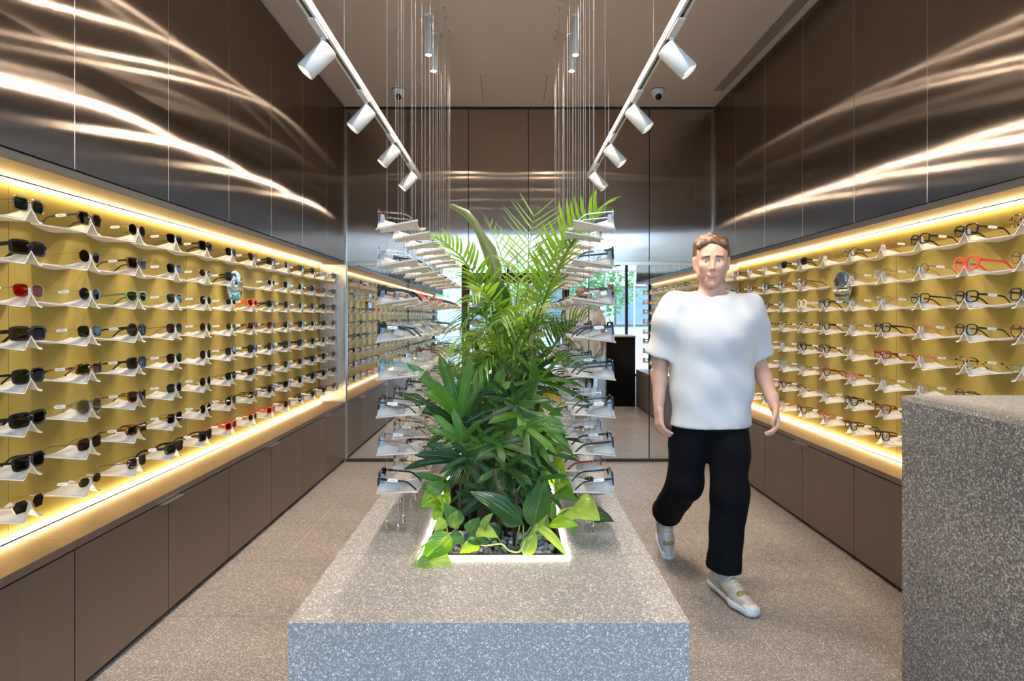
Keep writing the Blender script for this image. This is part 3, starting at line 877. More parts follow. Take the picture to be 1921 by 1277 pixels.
# left wall, top row first, nearest column first ('.' = nothing on the tray, '*' = mirror instead of a tray)
LEFT = ['MLHXBXPAHCBZB',
        'AGDJNB*ZXIBWC',
        'KHRJGZVCDHXBF',
        'AIFSGNWUXBJCX',
        'BTBXHXBSAAEJC',
        'AQPJGXCPXTBBX',
        'BSTXHXTDCXBBC',
        'ONSABYNYPXBBT']
RIGHT = ['kbbsqhBBvjcg',
         'fefnm*xlbqxd',
         'bbonmdrgxxgm',
         'xcjbmcttlmfg',
         'mkswvcdgfbcg',
         'lqgmixnugfhm',
         'ixjlbghxfccg',
         'cqmccixjqfgc']
LY = [1.996 - .02 + .2862*k for k in range(13)]
RY = [2.262 + .287*k for k in range(12)]; RY[-1] = 5.40
SHN = {'block':'thick-rimmed','rect':'rectangular','square':'square','panto':'rounded','round':'round','biground':'big round','wire_round':'round wire','wire_square':'square wire','wire_oval':'oval wire','hex':'hexagonal','wire_hex':'hexagonal wire','cat':'cat-eye','brow':'browline'}
def gl_label(shape, fr, ln, where):
    f = FRW[fr].replace('thin ', '')
    return '%s %s %s, %s' % (f, SHN[shape], 'sunglasses' if ln != 'clear' else 'eyeglasses', where)
for sd, rows, ys, x, rz, ts in (('left', LEFT, LY, NL, -PI/2, 1), ('right', RIGHT, RY, NR, PI/2, -1)):
    for r in range(8):
        for k, y in enumerate(ys):
            c = rows[r][k]
            z = ROWZ[7-r]
            where = '%s from front, %s row from top, %s wall' % (ORD[k], ORD[r], sd)
            if c == '*': continue
            make_tray((x, y, z), rz, 'frosted tray, ' + where, 'frosted trays on the %s brass wall' % sd)
            if c == '.': continue
            s, f, l = STY[c]
            ttag = ts if (k*7+r*3) % 5 else 0
            make_glasses((x, y, z), rz, s, f, l, gl_label(s, f, l, where), 'glasses', 'glasses on the %s brass wall' % sd, ttag)
# round mirrors on the brass walls
for sd, x, y, sgn in (('left', NL, LY[6], 1), ('right', NR, RY[5], -1)):
    e = empty('round_mirror', 'small round mirror among the glasses on the %s wall' % sd, 'mirror', (x, y, ROWZ[6]+.002))
    Rm = Matrix.Rotation(sgn*PI/2, 4, 'Y')
    MB().lathe([(.030,.0005),(.030,.034)], 20).move(Rm).build('wall_mount', M['alu'], e, True)
    MB().lathe([(.098,.034),(.100,.035),(.100,.039),(.0985,.040)], 48).move(Rm).build('backing', M['chrome'], e, True)
    MB().disc(.0982, 48, .0402).move(Rm).build('mirror_glass', M['mirror'], e)

# ---- hanging trays either side of the plants
HUNG = [(0, TL-.035), (-.055, .075), (.055, .075)]
HY = [2.27 + .298*k for k in range(7)]
CL = ['PfbBgqc', 'gbgqbfc', 'AYkYbWY', 'Bgmhgcj', 'uhglkbc', 'cqbmlax', 'fkiCwpb', 'BkWqbgx']
CL = [r if len(r) == 7 else (r+'bgcqbfm')[:7] for r in CL]
CR = ['gbgcfma', 'bmqcgfb', 'xhkbgmc', 'bjcgaqf', 'aucqjbg', 'cgfaxbm', 'afgcqmb', 'cwfbgqa']
def hung_pos(sd): return (-.360, PI/2) if sd == 'left' else (.248, -PI/2)
for sd, rows in (('left', CL), ('right', CR)):
    x, rz = hung_pos(sd)
    for r in range(8):
        for k, y in enumerate(HY):
            z = ROWZ[7-r] + .012
            where = '%s from front, %s row from top, hung %s of plants' % (ORD[k], ORD[r], sd)
            make_tray((x, y, z), rz, 'frosted tray, ' + where, 'frosted trays hanging %s of the plants' % sd, True)
            s, f, l = STY[rows[r][k]]
            near = -1 if sd == 'left' else 1
            ttag = (near if (k+r) % 2 else -near) if (k*5+r) % 4 else 0
            make_glasses((x, y, z), rz, s, f, l, gl_label(s, f, l, where), 'glasses', 'glasses hanging %s of the plants' % sd, ttag)
    for k, y in enumerate(HY):
        e = empty('suspension_wires', 'steel wires and pins holding the %s stack of trays from front, %s of plants' % (ORD[k], sd), 'wires', (x, y, TZ), rz, 'wire sets holding the hanging trays')
        for gx, gy in HUNG:
            MB().tube([(gx,gy,.02),(gx,gy,ZC-TZ-.03)], .0007, 6).build('wire', M['wire'], e)
            MB().lathe([(.009,.0003),(.009,.003),(.0055,.004),(.0055,.033),(.0015,.037)], 10, (gx,gy,0)).build('floor_pin', M['chrome'], e, True)
            MB().lathe([(.0015,-.034),(.0035,-.028),(.0055,-.012),(.0055,-.0005)], 10, (gx,gy,ZC-TZ)).build('ceiling_anchor', M['alu'], e, True)

# ---- the rest of the left wall, only seen small in the mirrors: one mesh of trays, one of glasses
def join_instances(items, name, mat_of=None):
    V, F, off = [], [], 0
    for me, Mx in items:
        n = len(me.vertices); co = np.empty(n*3); me.vertices.foreach_get('co', co); co = co.reshape(-1,3)
        A = np.array(Mx); V.append(co @ A[:3,:3].T + A[:3,3])
        F += [tuple(i+off for i in p.vertices) for p in me.polygons]; off += n
    me = bpy.data.meshes.new(name); me.from_pydata(np.vstack(V).tolist(), [], F); me.update()
    return me
tr, gl = [], []
rnd = random.Random(3)
for k in range(1, 16):
    y = LY[0] - .2862*k
    if y < YF+.2: break
    for r in range(8):
        Mx = Matrix.Translation((NL, y, ROWZ[r])) @ Matrix.Rotation(-PI/2, 4, 'Z')
        tr.append((SHEET, Mx))
        m = glasses_meshes(rnd.choice(['square','rect','panto','round','cat','wire_round']))
        Gx = Mx @ Matrix.Translation((0, G_Y, G_Z))
        for q in ('front','lens_a','lens_b','temple_a','temple_b'): gl.append((m[q], Gx))
me = join_instances(tr, 'display_trays'); me.materials.append(M['tray'])
tag(link('display_trays', me), 'rows of frosted trays on the left wall behind the viewer, seen in the mirror', 'trays', kind='stuff')
me = join_instances(gl, 'sunglasses_rows'); me.materials.append(FR['black'])
tag(link('sunglasses_rows', me), 'rows of dark sunglasses on the left wall behind the viewer, seen in the mirror', 'glasses', kind='stuff')
# ================================================================== plants in the planter
def at(px, py, Y):                       # a point of the photograph at a chosen depth in the room
    return Vector(((px-957)*Y/1070, Y, EYE-(py-594)*Y/1070))
def leaf_mat(name, c0, c1, trans=.35, rough=.32, veins=0.0, vari=False):
    m, nt, b = new_mat(name)
    oi = N(nt, 'ShaderNodeObjectInfo'); geo = N(nt, 'ShaderNodeNewGeometry')
    no = N(nt, 'ShaderNodeTexNoise'); no.inputs['Scale'].default_value = 9; no.inputs['Detail'].default_value = 2
    nt.links.new(geo.outputs['Position'], no.inputs['Vector'])
    ad = N(nt, 'ShaderNodeMath', operation='ADD'); nt.links.new(oi.outputs['Random'], ad.inputs[0]); nt.links.new(no.outputs[0], ad.inputs[1])
    mu = N(nt, 'ShaderNodeMath', operation='MULTIPLY'); mu.inputs[1].default_value = .55; nt.links.new(ad.outputs[0], mu.inputs[0])
    r = ramp(nt, [(.2, c0), (.85, c1)]); nt.links.new(mu.outputs[0], r.inputs[0])
    nt.links.new(r.outputs[0], b.inputs['Base Color']); b.inputs['Roughness'].default_value = rough
    t = N(nt, 'ShaderNodeBsdfTranslucent')
    base_sock = r.outputs[0]
    if veins:
        uv = N(nt, 'ShaderNodeTexCoord'); sx = N(nt, 'ShaderNodeSeparateXYZ'); nt.links.new(uv.outputs['UV'], sx.inputs[0])
        # lengthwise ribs (strap leaves) or slanting side veins (broad leaves)
        wv = N(nt, 'ShaderNodeMath', operation='MULTIPLY'); sn = N(nt, 'ShaderNodeMath', operation='SINE')
        if veins > 0:
            wv.inputs[1].default_value = veins*2*PI; nt.links.new(sx.outputs[0], wv.inputs[0])
        else:
            ab = N(nt, 'ShaderNodeMath', operation='SUBTRACT'); ab.inputs[1].default_value = .5; nt.links.new(sx.outputs[0], ab.inputs[0])
            aa = N(nt, 'ShaderNodeMath', operation='ABSOLUTE'); nt.links.new(ab.outputs[0], aa.inputs[0])
            su = N(nt, 'ShaderNodeMath', operation='SUBTRACT'); nt.links.new(sx.outputs[1], su.inputs[0]); nt.links.new(aa.outputs[0], su.inputs[1])
            wv.inputs[1].default_value = -veins*2*PI; nt.links.new(su.outputs[0], wv.inputs[0])
        nt.links.new(wv.outputs[0], sn.inputs[0])
        bp = N(nt, 'ShaderNodeBump'); bp.inputs['Strength'].default_value = .35; bp.inputs['Distance'].default_value = .003
        nt.links.new(sn.outputs[0], bp.inputs['Height']); nt.links.new(bp.outputs[0], b.inputs['Normal'])
        mid = N(nt, 'ShaderNodeMath', operation='COMPARE'); mid.inputs[1].default_value = .5; mid.inputs[2].default_value = .022
        nt.links.new(sx.outputs[0], mid.inputs[0])
        rib = N(nt, 'ShaderNodeMath', operation='MULTIPLY_ADD'); rib.inputs[1].default_value = .05; rib.inputs[2].default_value = .05
        nt.links.new(sn.outputs[0], rib.inputs[0])
        mxx = N(nt, 'ShaderNodeMath', operation='MAXIMUM'); m5 = N(nt, 'ShaderNodeMath', operation='MULTIPLY'); m5.inputs[1].default_value = .5
        nt.links.new(mid.outputs[0], m5.inputs[0]); nt.links.new(m5.outputs[0], mxx.inputs[0]); nt.links.new(rib.outputs[0], mxx.inputs[1])
        cm = N(nt, 'ShaderNodeMix', data_type='RGBA'); nt.links.new(mxx.outputs[0], cm.inputs[0]); nt.links.new(r.outputs[0], cm.inputs[6])
        cm.inputs[7].default_value = (min(1,c1[0]*1.5+.05), min(1,c1[1]*1.3+.05), min(1,c1[2]*1.4+.03), 1)
        base_sock = cm.outputs[2]
        if vari:   # variegation streaks that follow the leaf
            mp = N(nt, 'ShaderNodeMapping'); mp.inputs['Scale'].default_value = (7,2.2,1)
            a2 = N(nt, 'ShaderNodeVectorMath', operation='ADD'); nt.links.new(uv.outputs['UV'], mp.inputs[0]); nt.links.new(mp.outputs[0], a2.inputs[0])
            cx_ = N(nt, 'ShaderNodeCombineXYZ'); k9 = N(nt, 'ShaderNodeMath', operation='MULTIPLY'); k9.inputs[1].default_value = 40; nt.links.new(oi.outputs['Random'], k9.inputs[0]); nt.links.new(k9.outputs[0], cx_.inputs[2]); nt.links.new(cx_.outputs[0], a2.inputs[1])
            n3 = N(nt, 'ShaderNodeTexNoise'); n3.inputs['Scale'].default_value = 1.0; n3.inputs['Detail'].default_value = 3; nt.links.new(a2.outputs[0], n3.inputs['Vector'])
            r3 = ramp(nt, [(.54,(0,0,0)),(.72,(.8,.8,.8))]); nt.links.new(n3.outputs[0], r3.inputs[0])
            c3 = N(nt, 'ShaderNodeMix', data_type='RGBA'); nt.links.new(r3.outputs[0], c3.inputs[0]); nt.links.new(base_sock, c3.inputs[6]); c3.inputs[7].default_value = (.50,.56,.09,1)
            base_sock = c3.outputs[2]
        nt.links.new(base_sock, b.inputs['Base Color'])
    hs = N(nt, 'ShaderNodeHueSaturation'); hs.inputs['Hue'].default_value = .48; hs.inputs['Value'].default_value = 1.5; hs.inputs['Saturation'].default_value = 1.1
    nt.links.new(base_sock, hs.inputs['Color']); nt.links.new(hs.outputs[0], t.inputs[0])
    mx = N(nt, 'ShaderNodeMixShader'); mx.inputs[0].default_value = trans
    nt.links.new(b.outputs[0], mx.inputs[1]); nt.links.new(t.outputs[0], mx.inputs[2])
    nt.links.new(mx.outputs[0], nt.nodes['Material Output'].inputs[0])
    return m
LM = {
 'areca': leaf_mat('leaf_areca', (.06,.17,.02), (.20,.36,.05), .38),
 'areca_pale': leaf_mat('leaf_areca_pale', (.13,.25,.05), (.28,.42,.11), .38),
 'lady': leaf_mat('leaf_lady_palm', (.014,.070,.012), (.085,.235,.022), .28, .26, 5),
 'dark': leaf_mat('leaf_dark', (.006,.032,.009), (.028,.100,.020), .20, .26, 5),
 'broad': leaf_mat('leaf_broad', (.014,.065,.014), (.065,.20,.03), .28, .28, -9),
 'pothos': leaf_mat('leaf_pothos', (.05,.19,.015), (.19,.38,.03), .38, .30, -8, True),
 'pothos_pale': leaf_mat('leaf_pothos_pale', (.13,.28,.04), (.30,.44,.08), .38, .32, -8, True),
 'yellow': pmat('leaf_yellow', (.75,.48,.04), .4),
 'stem': pmat('stem_green', (.13,.22,.06), .45),
 'cane': pmat('cane_brown', (.075,.055,.03), .7),
 'vine': pmat('vine_pale', (.48,.52,.18), .45),
}
PROF = {
 'lance': lambda t: math.sin(PI*min(1, t*.97+.03))**.75 * (1-.25*t),
 'strap': lambda t: min(1, (t/.16+.15))**.6 * min(1, ((1-t)/.22+.02))**.6,
 'heart': lambda t: min(1, t/.16+.12)**.5 * math.cos(PI/2*max(0, min(1, (t-.18)/.82)))**.9 * 1.05,
 'broad': lambda t: (math.sin(PI*t**.80)**.80) if 0 < t < 1 else .02,
 'grass': lambda t: min(1, t/.2+.3)*(1-t)**.6,
}
def blade(base, tip, width, prof='lance', hint=(0,-.55,.83), arch=0.0, fold=.18, nt_=8, na=4, curl=0.0, wav=0.0, seed=0):
    base, tip = Vector(base), Vector(tip)
    d = tip-base; L = d.length; hint = Vector(hint)
    side0 = d.cross(hint)
    if side0.length < 1e-5: side0 = d.orthogonal()
    side0.normalize(); up = side0.cross(d).normalized()
    P = []
    f = PROF[prof]
    for i in range(nt_+1):
        t = i/nt_
        c = base + d*t + up*(arch*L*4*t*(1-t)) - Vector((0,0,1))*(curl*L*t*t*t)
        w = width/2*max(.015, f(t))
        row = []
        for j in range(na+1):
            s = -1+2*j/na
            h = fold*abs(s)*w + wav*w*math.sin(t*11+seed+(1.3 if s > 0 else 0))*abs(s)
            row.append(c + side0*(s*w) + up*h)
        P.append(row)
    return MB().grid(P)
def local(mb, o):
    mb.v = [(x-o[0], y-o[1], z-o[2]) for x, y, z in mb.v]; return mb
def bez(p0, p1, p2, t): return p0*(1-t)**2 + p1*(2*t*(1-t)) + p2*t*t
rp = random.Random(21)
PZ = .465
def pot_pt(x, y): return Vector((min(max(x, HX0+.05), HX1-.05), y, PZ))

# ---- areca palms: cane clump with feathered fronds
def frond(p0, p1, p2, leaflen, n=16, width=.016, droop=.25, start=.25, vee=.55):
    m = MB()
    pts = [bez(p0,p1,p2,k/14) for k in range(15)]
    m.tube(pts, [.0045-.0035*k/14 for k in range(15)], 5, False)
    for k in range(n):
        t = start + (1-start)*(k+.5)/n
        c = bez(p0,p1,p2,t); tg = (bez(p0,p1,p2,min(1,t+.02)) - bez(p0,p1,p2,t-.02)).normalized()
        sd = tg.cross(Vector((0,0,1)))
        if sd.length < .2: sd = tg.cross(Vector((0,1,0)))
        sd.normalize(); up = sd.cross(tg).normalized()
        l = leaflen*(.55+.45*math.sin(PI*min(1,.12+.88*(k+.5)/n)))*(rp.uniform(.88,1.1))
        for s in (-1, 1):
            a = rp.uniform(.55,.75)+.25*(k/n)
            dr = (tg*a + sd*s*(1.05-a*.45) + up*(vee*.45) ).normalized()
            tip = c + dr*l - Vector((0,0,1))*l*droop*rp.uniform(.5,1.3)
            m.add(blade(c, tip, width*rp.uniform(.85,1.15), 'grass', tuple(up), .10, .12, 5, 2, .05))
    return m
def areca(base, fr, mat, label, group, ncane=7):
    e = empty('areca_palm', label, 'plant', tuple(base), 0, group)
    for k in range(ncane):
        a = rp.uniform(0,2*PI); q = base + Vector((math.cos(a)*.05, math.sin(a)*.07, 0)); h = rp.uniform(.45,.85)
        local(MB().tube([q, q+Vector((rp.uniform(-.03,.03),0,h*.5)), q+Vector((rp.uniform(-.07,.07),rp.uniform(-.05,.05),h))], [.009,.008,.006], 7), base).build('cane', LM['stem'], e, True)
    for i, (pb, pm, ptip, ll, n, w, dr, mk) in enumerate(fr):
        local(frond(pb, pm, ptip, ll, n, w, dr), base).build('frond', LM[mk or mat], e, True)
    return e
A1 = Vector((.02, 2.95, PZ)); Y = 2.9
fr1 = [
 (at(985,640,Y), at(985,500,Y), at(1003,400,Y), .28, 13, .010, .08, 'areca_pale'),
 (at(1000,640,Y), at(1025,500,2.7), at(1122,400,2.45), .24, 18, .022, -.10, 'areca'),
 (at(940,640,Y), at(905,490,2.75), at(818,448,2.6), .21, 18, .018, .22, 'areca'),
 (at(1000,720,Y), at(1050,610,2.75), at(1100,598,2.7), .20, 16, .014, .0, 'areca'),
 (at(930,660,Y), at(885,600,2.8), at(842,655,2.7), .17, 14, .014, .3, 'areca_pale'),
 (at(950,650,Y), at(930,540,2.8), at(880,520,2.7), .20, 14, .015, .35, 'areca'),
 (at(965,640,Y), at(960,500,3.0), at(915,420,3.05), .20, 11, .009, .15, 'areca_pale'),
 (at(990,640,Y), at(1020,520,2.8), at(1050,450,2.7), .20, 13, .015, .4, 'areca'),
 (at(940,700,Y), at(900,640,2.7), at(852,690,2.6), .18, 14, .015, .35, 'areca_pale'),
 (at(990,700,Y), at(1050,640,2.75), at(1100,695,2.6), .19, 15, .014, .35, 'areca'),
 (at(975,640,Y), at(1000,560,3.1), at(1075,500,3.2), .20, 14, .014, .2, 'areca'),
 (at(960,620,Y), at(985,500,2.75), at(960,450,2.6), .17, 10, .010, .2, 'areca_pale'),
]
for k in range(26):
    a = rp.uniform(-1.0,1.0); yy = rp.uniform(2.55,3.3)
    b = at(960+rp.uniform(-25,25), 700, yy); tx = 965+a*115; ty = rp.uniform(560,720)
    fr1.append((b, at(960+a*45, ty-70, yy-.05), at(tx, ty, yy-.18), rp.uniform(.13,.20), 12, .015, .35, rp.choice(['areca','areca','areca_pale','lady'])))
areca(A1, fr1, 'areca', 'tall feathery palm at the centre of the planter', 'palms in the planter', 9)
A2 = Vector((-.04, 3.6, PZ)); fr2 = []
for k in range(11):
    a = rp.uniform(-1,1)
    b = at(960, 700, 3.6); fr2.append((b, at(960+a*60, 600, 3.6), at(960+a*110, rp.uniform(520,700), 3.5+rp.uniform(-.2,.2)), .22, 12, .016, .3, None))
areca(A2, fr2, 'areca', 'feathery palm behind the tall centre palm', 'palms in the planter', 6)

# ---- tall single leaf plant with a rolled blade
B1 = Vector((-.07, 2.75, PZ))
e = empty('bird_of_paradise', 'tall plant with a long curled grey-green leaf above the palms', 'plant', tuple(B1))
stalk = [B1, at(945,700,2.78), at(938,560,2.8), at(925,495,2.8)]
local(MB().tube(stalk, [.011,.010,.008,.006], 8), B1).build('stalk', LM['stem'], e, True)
P = []
ctr = [at(938,560,2.8), at(930,510,2.8), at(918,470,2.8), at(902,440,2.8), at(888,415,2.79), at(872,398,2.78), at(846,384,2.77)]
wid = [.010,.050,.050,.030,.026,.030,.018]
for c, w in zip(ctr, wid): P.append([c+Vector((-w*.6,.01,-w*.35)), c+Vector((-w*.2,-.012,0)), c+Vector((w*.35,-.006,w*.2)), c+Vector((w*.6,.012,w*.35))])
local(MB().grid(P), B1).build('rolled_leaf', leaf_mat('leaf_greygreen', (.07,.10,.03), (.15,.19,.07), .18, .4), e, True)
local(blade(at(940,580,2.78), at(933,520,2.72), .10, 'broad', (0,-1,.2), .1, .3), B1).build('leaf', LM['dark'], e, True)
local(blade(at(995,650,2.9), at(1032,565,2.9), .07, 'lance', (-.5,-.8,.3), .12, .35, 9), B1).build('leaf', leaf_mat('leaf_pale_back', (.26,.30,.15), (.36,.40,.22), .2, .4), e, True)
local(MB().tube([B1+Vector((.04,.05,0)), at(990,760,2.9), at(1000,640,2.9)], [.010,.008,.005], 7), B1).build('stalk', LM['stem'], e, True)

# ---- lady palms: canes carrying fans of broad strap leaflets
def fan(e, o, hub, tips, width, mat, foot, hint=(0,-.8,.6), cane=True):
    f = local(MB().tube([foot, (foot+hub)/2 + Vector((rp.uniform(-.02,.02),.01,.03)), hub], [.006,.0045,.003], 6), o).build('fan_leaf', LM['stem'], e, True)
    for k, tp in enumerate(tips):
        w = width*rp.uniform(.85,1.12)
        local(blade(hub + (tp-hub)*.02, tp, w, 'strap', hint, rp.uniform(.02,.09), .28, 9, 4, rp.uniform(0,.10)), o).build('leaflet', LM[mat], f, True)
    return f
def rand_fan(hub, n, L, ang0, ang1, tilt, dr):
    out = []
    for k in range(n):
        a = math.radians(ang0 + (ang1-ang0)*(k/(n-1) if n > 1 else .5) + rp.uniform(-6,6))
        l = L*rp.uniform(.82,1.1)
        out.append(hub + Vector((math.cos(a)*l, -l*tilt*rp.uniform(.5,1.2), math.sin(a)*l - l*dr*rp.uniform(.3,1))))
    return out
def lady(base, fans, label):
    e = empty('lady_palm', label, 'plant', tuple(base), 0, 'lady palms in the planter')
    for k in range(4):
        q = base + Vector((rp.uniform(-.05,.05), rp.uniform(-.05,.05), 0)); h = rp.uniform(.18,.34)
        local(MB().tube([q, q+Vector((rp.uniform(-.01,.01),0,h*.5)), q+Vector((rp.uniform(-.02,.02),rp.uniform(-.02,.02),h))], [.009,.008,.007], 7), base).build('cane', LM['cane'], e, True)
    for hub, tips, w, mk in fans:
        foot = base + Vector((rp.uniform(-.03,.03), rp.uniform(-.03,.03), rp.uniform(.12,.28)))
        fan(e, base, hub, tips, w, mk, foot)
    return e
Y = 2.36
L1 = pot_pt(-.16, 2.50)
lady(L1, [
 (at(864,786,Y), [at(791,722,Y-.05), at(762,668,Y), at(825,662,Y+.08), at(884,664,Y-.02), at(913,694,Y+.03), at(800,700,Y-.12)], .043, 'lady'),
 (at(872,800,2.44), [at(770,760,2.4), at(740,725,2.5), at(800,760,2.3), at(905,740,2.4), at(935,770,2.5)], .034, 'dark'),
 (at(868,862,2.36), [at(778,848,2.3), at(758,872,2.34), at(800,830,2.34), at(845,915,2.24), at(905,905,2.3), at(930,850,2.34)], .036, 'dark'),
 (at(842,905,2.40), [at(775,890,2.36), at(790,915,2.36), at(838,935,2.25), at(880,900,2.36)], .030, 'lady'),
 (at(866,830,2.30), [at(800,800,2.26), at(812,775,2.3), at(850,762,2.3), at(905,782,2.24)], .030, 'lady'),
], 'lady palm with broad ribbed fan leaves at the front left of the planter')
L2 = pot_pt(.03, 2.55)
lady(L2, [
 (at(926,742,2.45), [at(905,690,2.42), at(938,693,2.42), at(880,700,2.45), at(965,715,2.5)], .032, 'lady'),
 (at(975,776,2.40), [at(1068,832,2.3), at(1058,792,2.36), at(1032,866,2.28), at(988,842,2.26), at(915,790,2.3), at(945,745,2.42), at(1010,735,2.45)], .034, 'lady'),
 (at(985,800,2.32), [at(1045,850,2.2), at(962,815,2.2), at(990,860,2.2), at(1065,812,2.28), at(1030,780,2.3)], .028, 'lady'),
 (at(935,832,2.28), [at(888,862,2.2), at(945,868,2.18), at(905,820,2.24), at(985,822,2.26), at(1000,850,2.2)], .027, 'dark'),
 (at(945,880,2.34), [at(1020,830,2.26), at(1000,905,2.2), at(940,925,2.2), at(895,900,2.26), at(965,930,2.22)], .030, 'dark'),
], 'lady palm with drooping fan leaves in the middle of the planter')
for q, (bx_, by_, n) in enumerate([(-.02, 2.95, 9), (.08, 3.35, 8), (-.12, 3.3, 8)]):
    base = pot_pt(bx_, by_); fans = []
    for k in range(n):
        yy = by_ + rp.uniform(-.15,.15)
        hub = Vector((bx_ + rp.uniform(-.17,.17), yy, rp.uniform(.72, 1.16)))
        a0 = rp.uniform(-60, 60); fans.append((hub, rand_fan(hub, rp.randint(5,7), .22, a0-20, a0+200, .25, .35), .030, rp.choice(['dark','dark','lady'])))
    lady(base, fans, ['lady palm in the shade behind the front fan leaves', 'lady palm at the far right of the planter', 'lady palm at the far left of the planter'][q])
# slender arching palm leaves filling the front
NF = pot_pt(.06, 2.62); fans = []
for k in range(17):
    hub = Vector((rp.uniform(-.16,.14), rp.uniform(2.38,2.72), rp.uniform(.74,1.10)))
    a0 = rp.uniform(-40,40); fans.append((hub, rand_fan(hub, rp.randint(5,8), rp.uniform(.18,.26), a0-25, a0+205, .45, .55), rp.uniform(.016,.024), rp.choice(['lady','lady','dark','areca'])))
lady(NF, fans, 'palm with slender arching leaflets between the two front lady palms')
# low dark undergrowth fans in front
U = pot_pt(-.02, 2.32); fans = []
for k in range(9):
    hub = Vector((rp.uniform(-.17,.11), 2.36+rp.uniform(-.06,.1), rp.uniform(.60,.84)))
    a0 = rp.uniform(-30,30); fans.append((hub, rand_fan(hub, rp.randint(4,6), .15, a0-30, a0+190, .3, .3), .022, 'dark'))
lady(U, fans, 'small dark lady palm shoots low above the pebbles')

# ---- broad leaf plant at the front of the planter
C1 = pot_pt(.03, 2.14)
e = empty('broadleaf_plant', 'broad pointed green leaves rising from the pebbles at the front', 'plant', tuple(C1))
def bl(b, t, w, mk='broad', prof='broad', hint=(0,-.7,.7), arch=.08, fold=.25, curl=0, st=True, foot=None, name='leaf', wav=0):
    o = Vector(e.location)
    l = local(blade(b, t, w, prof, hint, arch, fold, 10, 6, curl, wav, rp.uniform(0,6)), o).build(name, LM[mk], e, True)
    if st:
        fo = foot if foot is not None else Vector((o.x+rp.uniform(-.03,.03), o.y+rp.uniform(-.03,.03), PZ))
        local(MB().tube([fo, (fo+b)/2+Vector((0,-.01,.015)), b], [.0045,.004,.003], 6), o).build('leaf_stalk', LM['stem'], e, True)
bl(at(982,985,2.10), at(882,922,2.10), .080, 'dark', 'broad', (.3,-.7,.6), .10, .30, 0, wav=.15)
bl(at(1000,990,2.08), at(1022,902,2.06), .105, 'broad', 'broad', (-.3,-.95,.1), .05, .25)
bl(at(975,985,2.16), at(940,945,2.2), .09, 'dark', 'broad', (0,-.9,.3), .05, .25)
bl(at(1030,985,2.04), at(1086,986,1.98), .052, 'pothos', 'broad', (0,-.6,.8), .10, .25)
bl(at(1004,984,2.04), at(1064,1044,1.95), .040, 'pothos_pale', 'lance', (.2,-.8,.6), .12, .4)
bl(at(983,1042,1.99), at(1006,1000,2.00), .058, 'pothos_pale', 'broad', (-.4,-.9,.1), .05, .2)
bl(at(1012,1000,2.05), at(1028,968,2.05), .058, 'pothos', 'heart', (0,-.9,.3), .08, .2)
bl(at(935,1010,2.06), at(905,985,2.08), .085, 'dark', 'broad', (0,-.5,.9), .02, .15)
bl(at(905,1000,2.02), at(925,962,2.03), .040, 'pothos_pale', 'lance', (-.6,-.7,.2), .12, .5)
bl(at(1000,1000,2.03), at(1028,965,2.0), .012, 'pothos_pale', 'strap', (0,-1,.2), .0, .6, st=False, name='cut_stalk')
bl(at(1015,960,2.12), at(1010,900,2.16), .06, 'dark', 'broad', (0,-.9,.3), .05, .25)

# ---- pothos plants with trailing vines
def smooth_path(P, n=5):
    P = [Vector(p) for p in P]; Q = [P[0]*2-P[1]] + P + [P[-1]*2-P[-2]]; out = []
    for i in range(1, len(Q)-2):
        a, b, c, d_ = Q[i-1], Q[i], Q[i+1], Q[i+2]
        for k in range(n):
            t = k/n; out.append(.5*((2*b) + (c-a)*t + (2*a-5*b+4*c-d_)*t*t + (3*b-a-3*c+d_)*t*t*t))
    return out + [P[-1]]
def pothos(base, label, vines, leaves):
    global e
    e = empty('pothos', label, 'plant', tuple(base), 0, 'pothos in the planter')
    for v in vines: local(MB().tube(smooth_path(v), .0028, 6), base).build('vine', LM['vine'], e, True)
    for b, t, w, mk, hint in leaves:
        o = base
        local(blade(b, t, w, 'heart', hint, rp.uniform(.04,.10), .22, 9, 6, .05, .12, rp.uniform(0,6)), o).build('leaf', LM[mk], e, True)
D1 = pot_pt(-.20, 2.10)
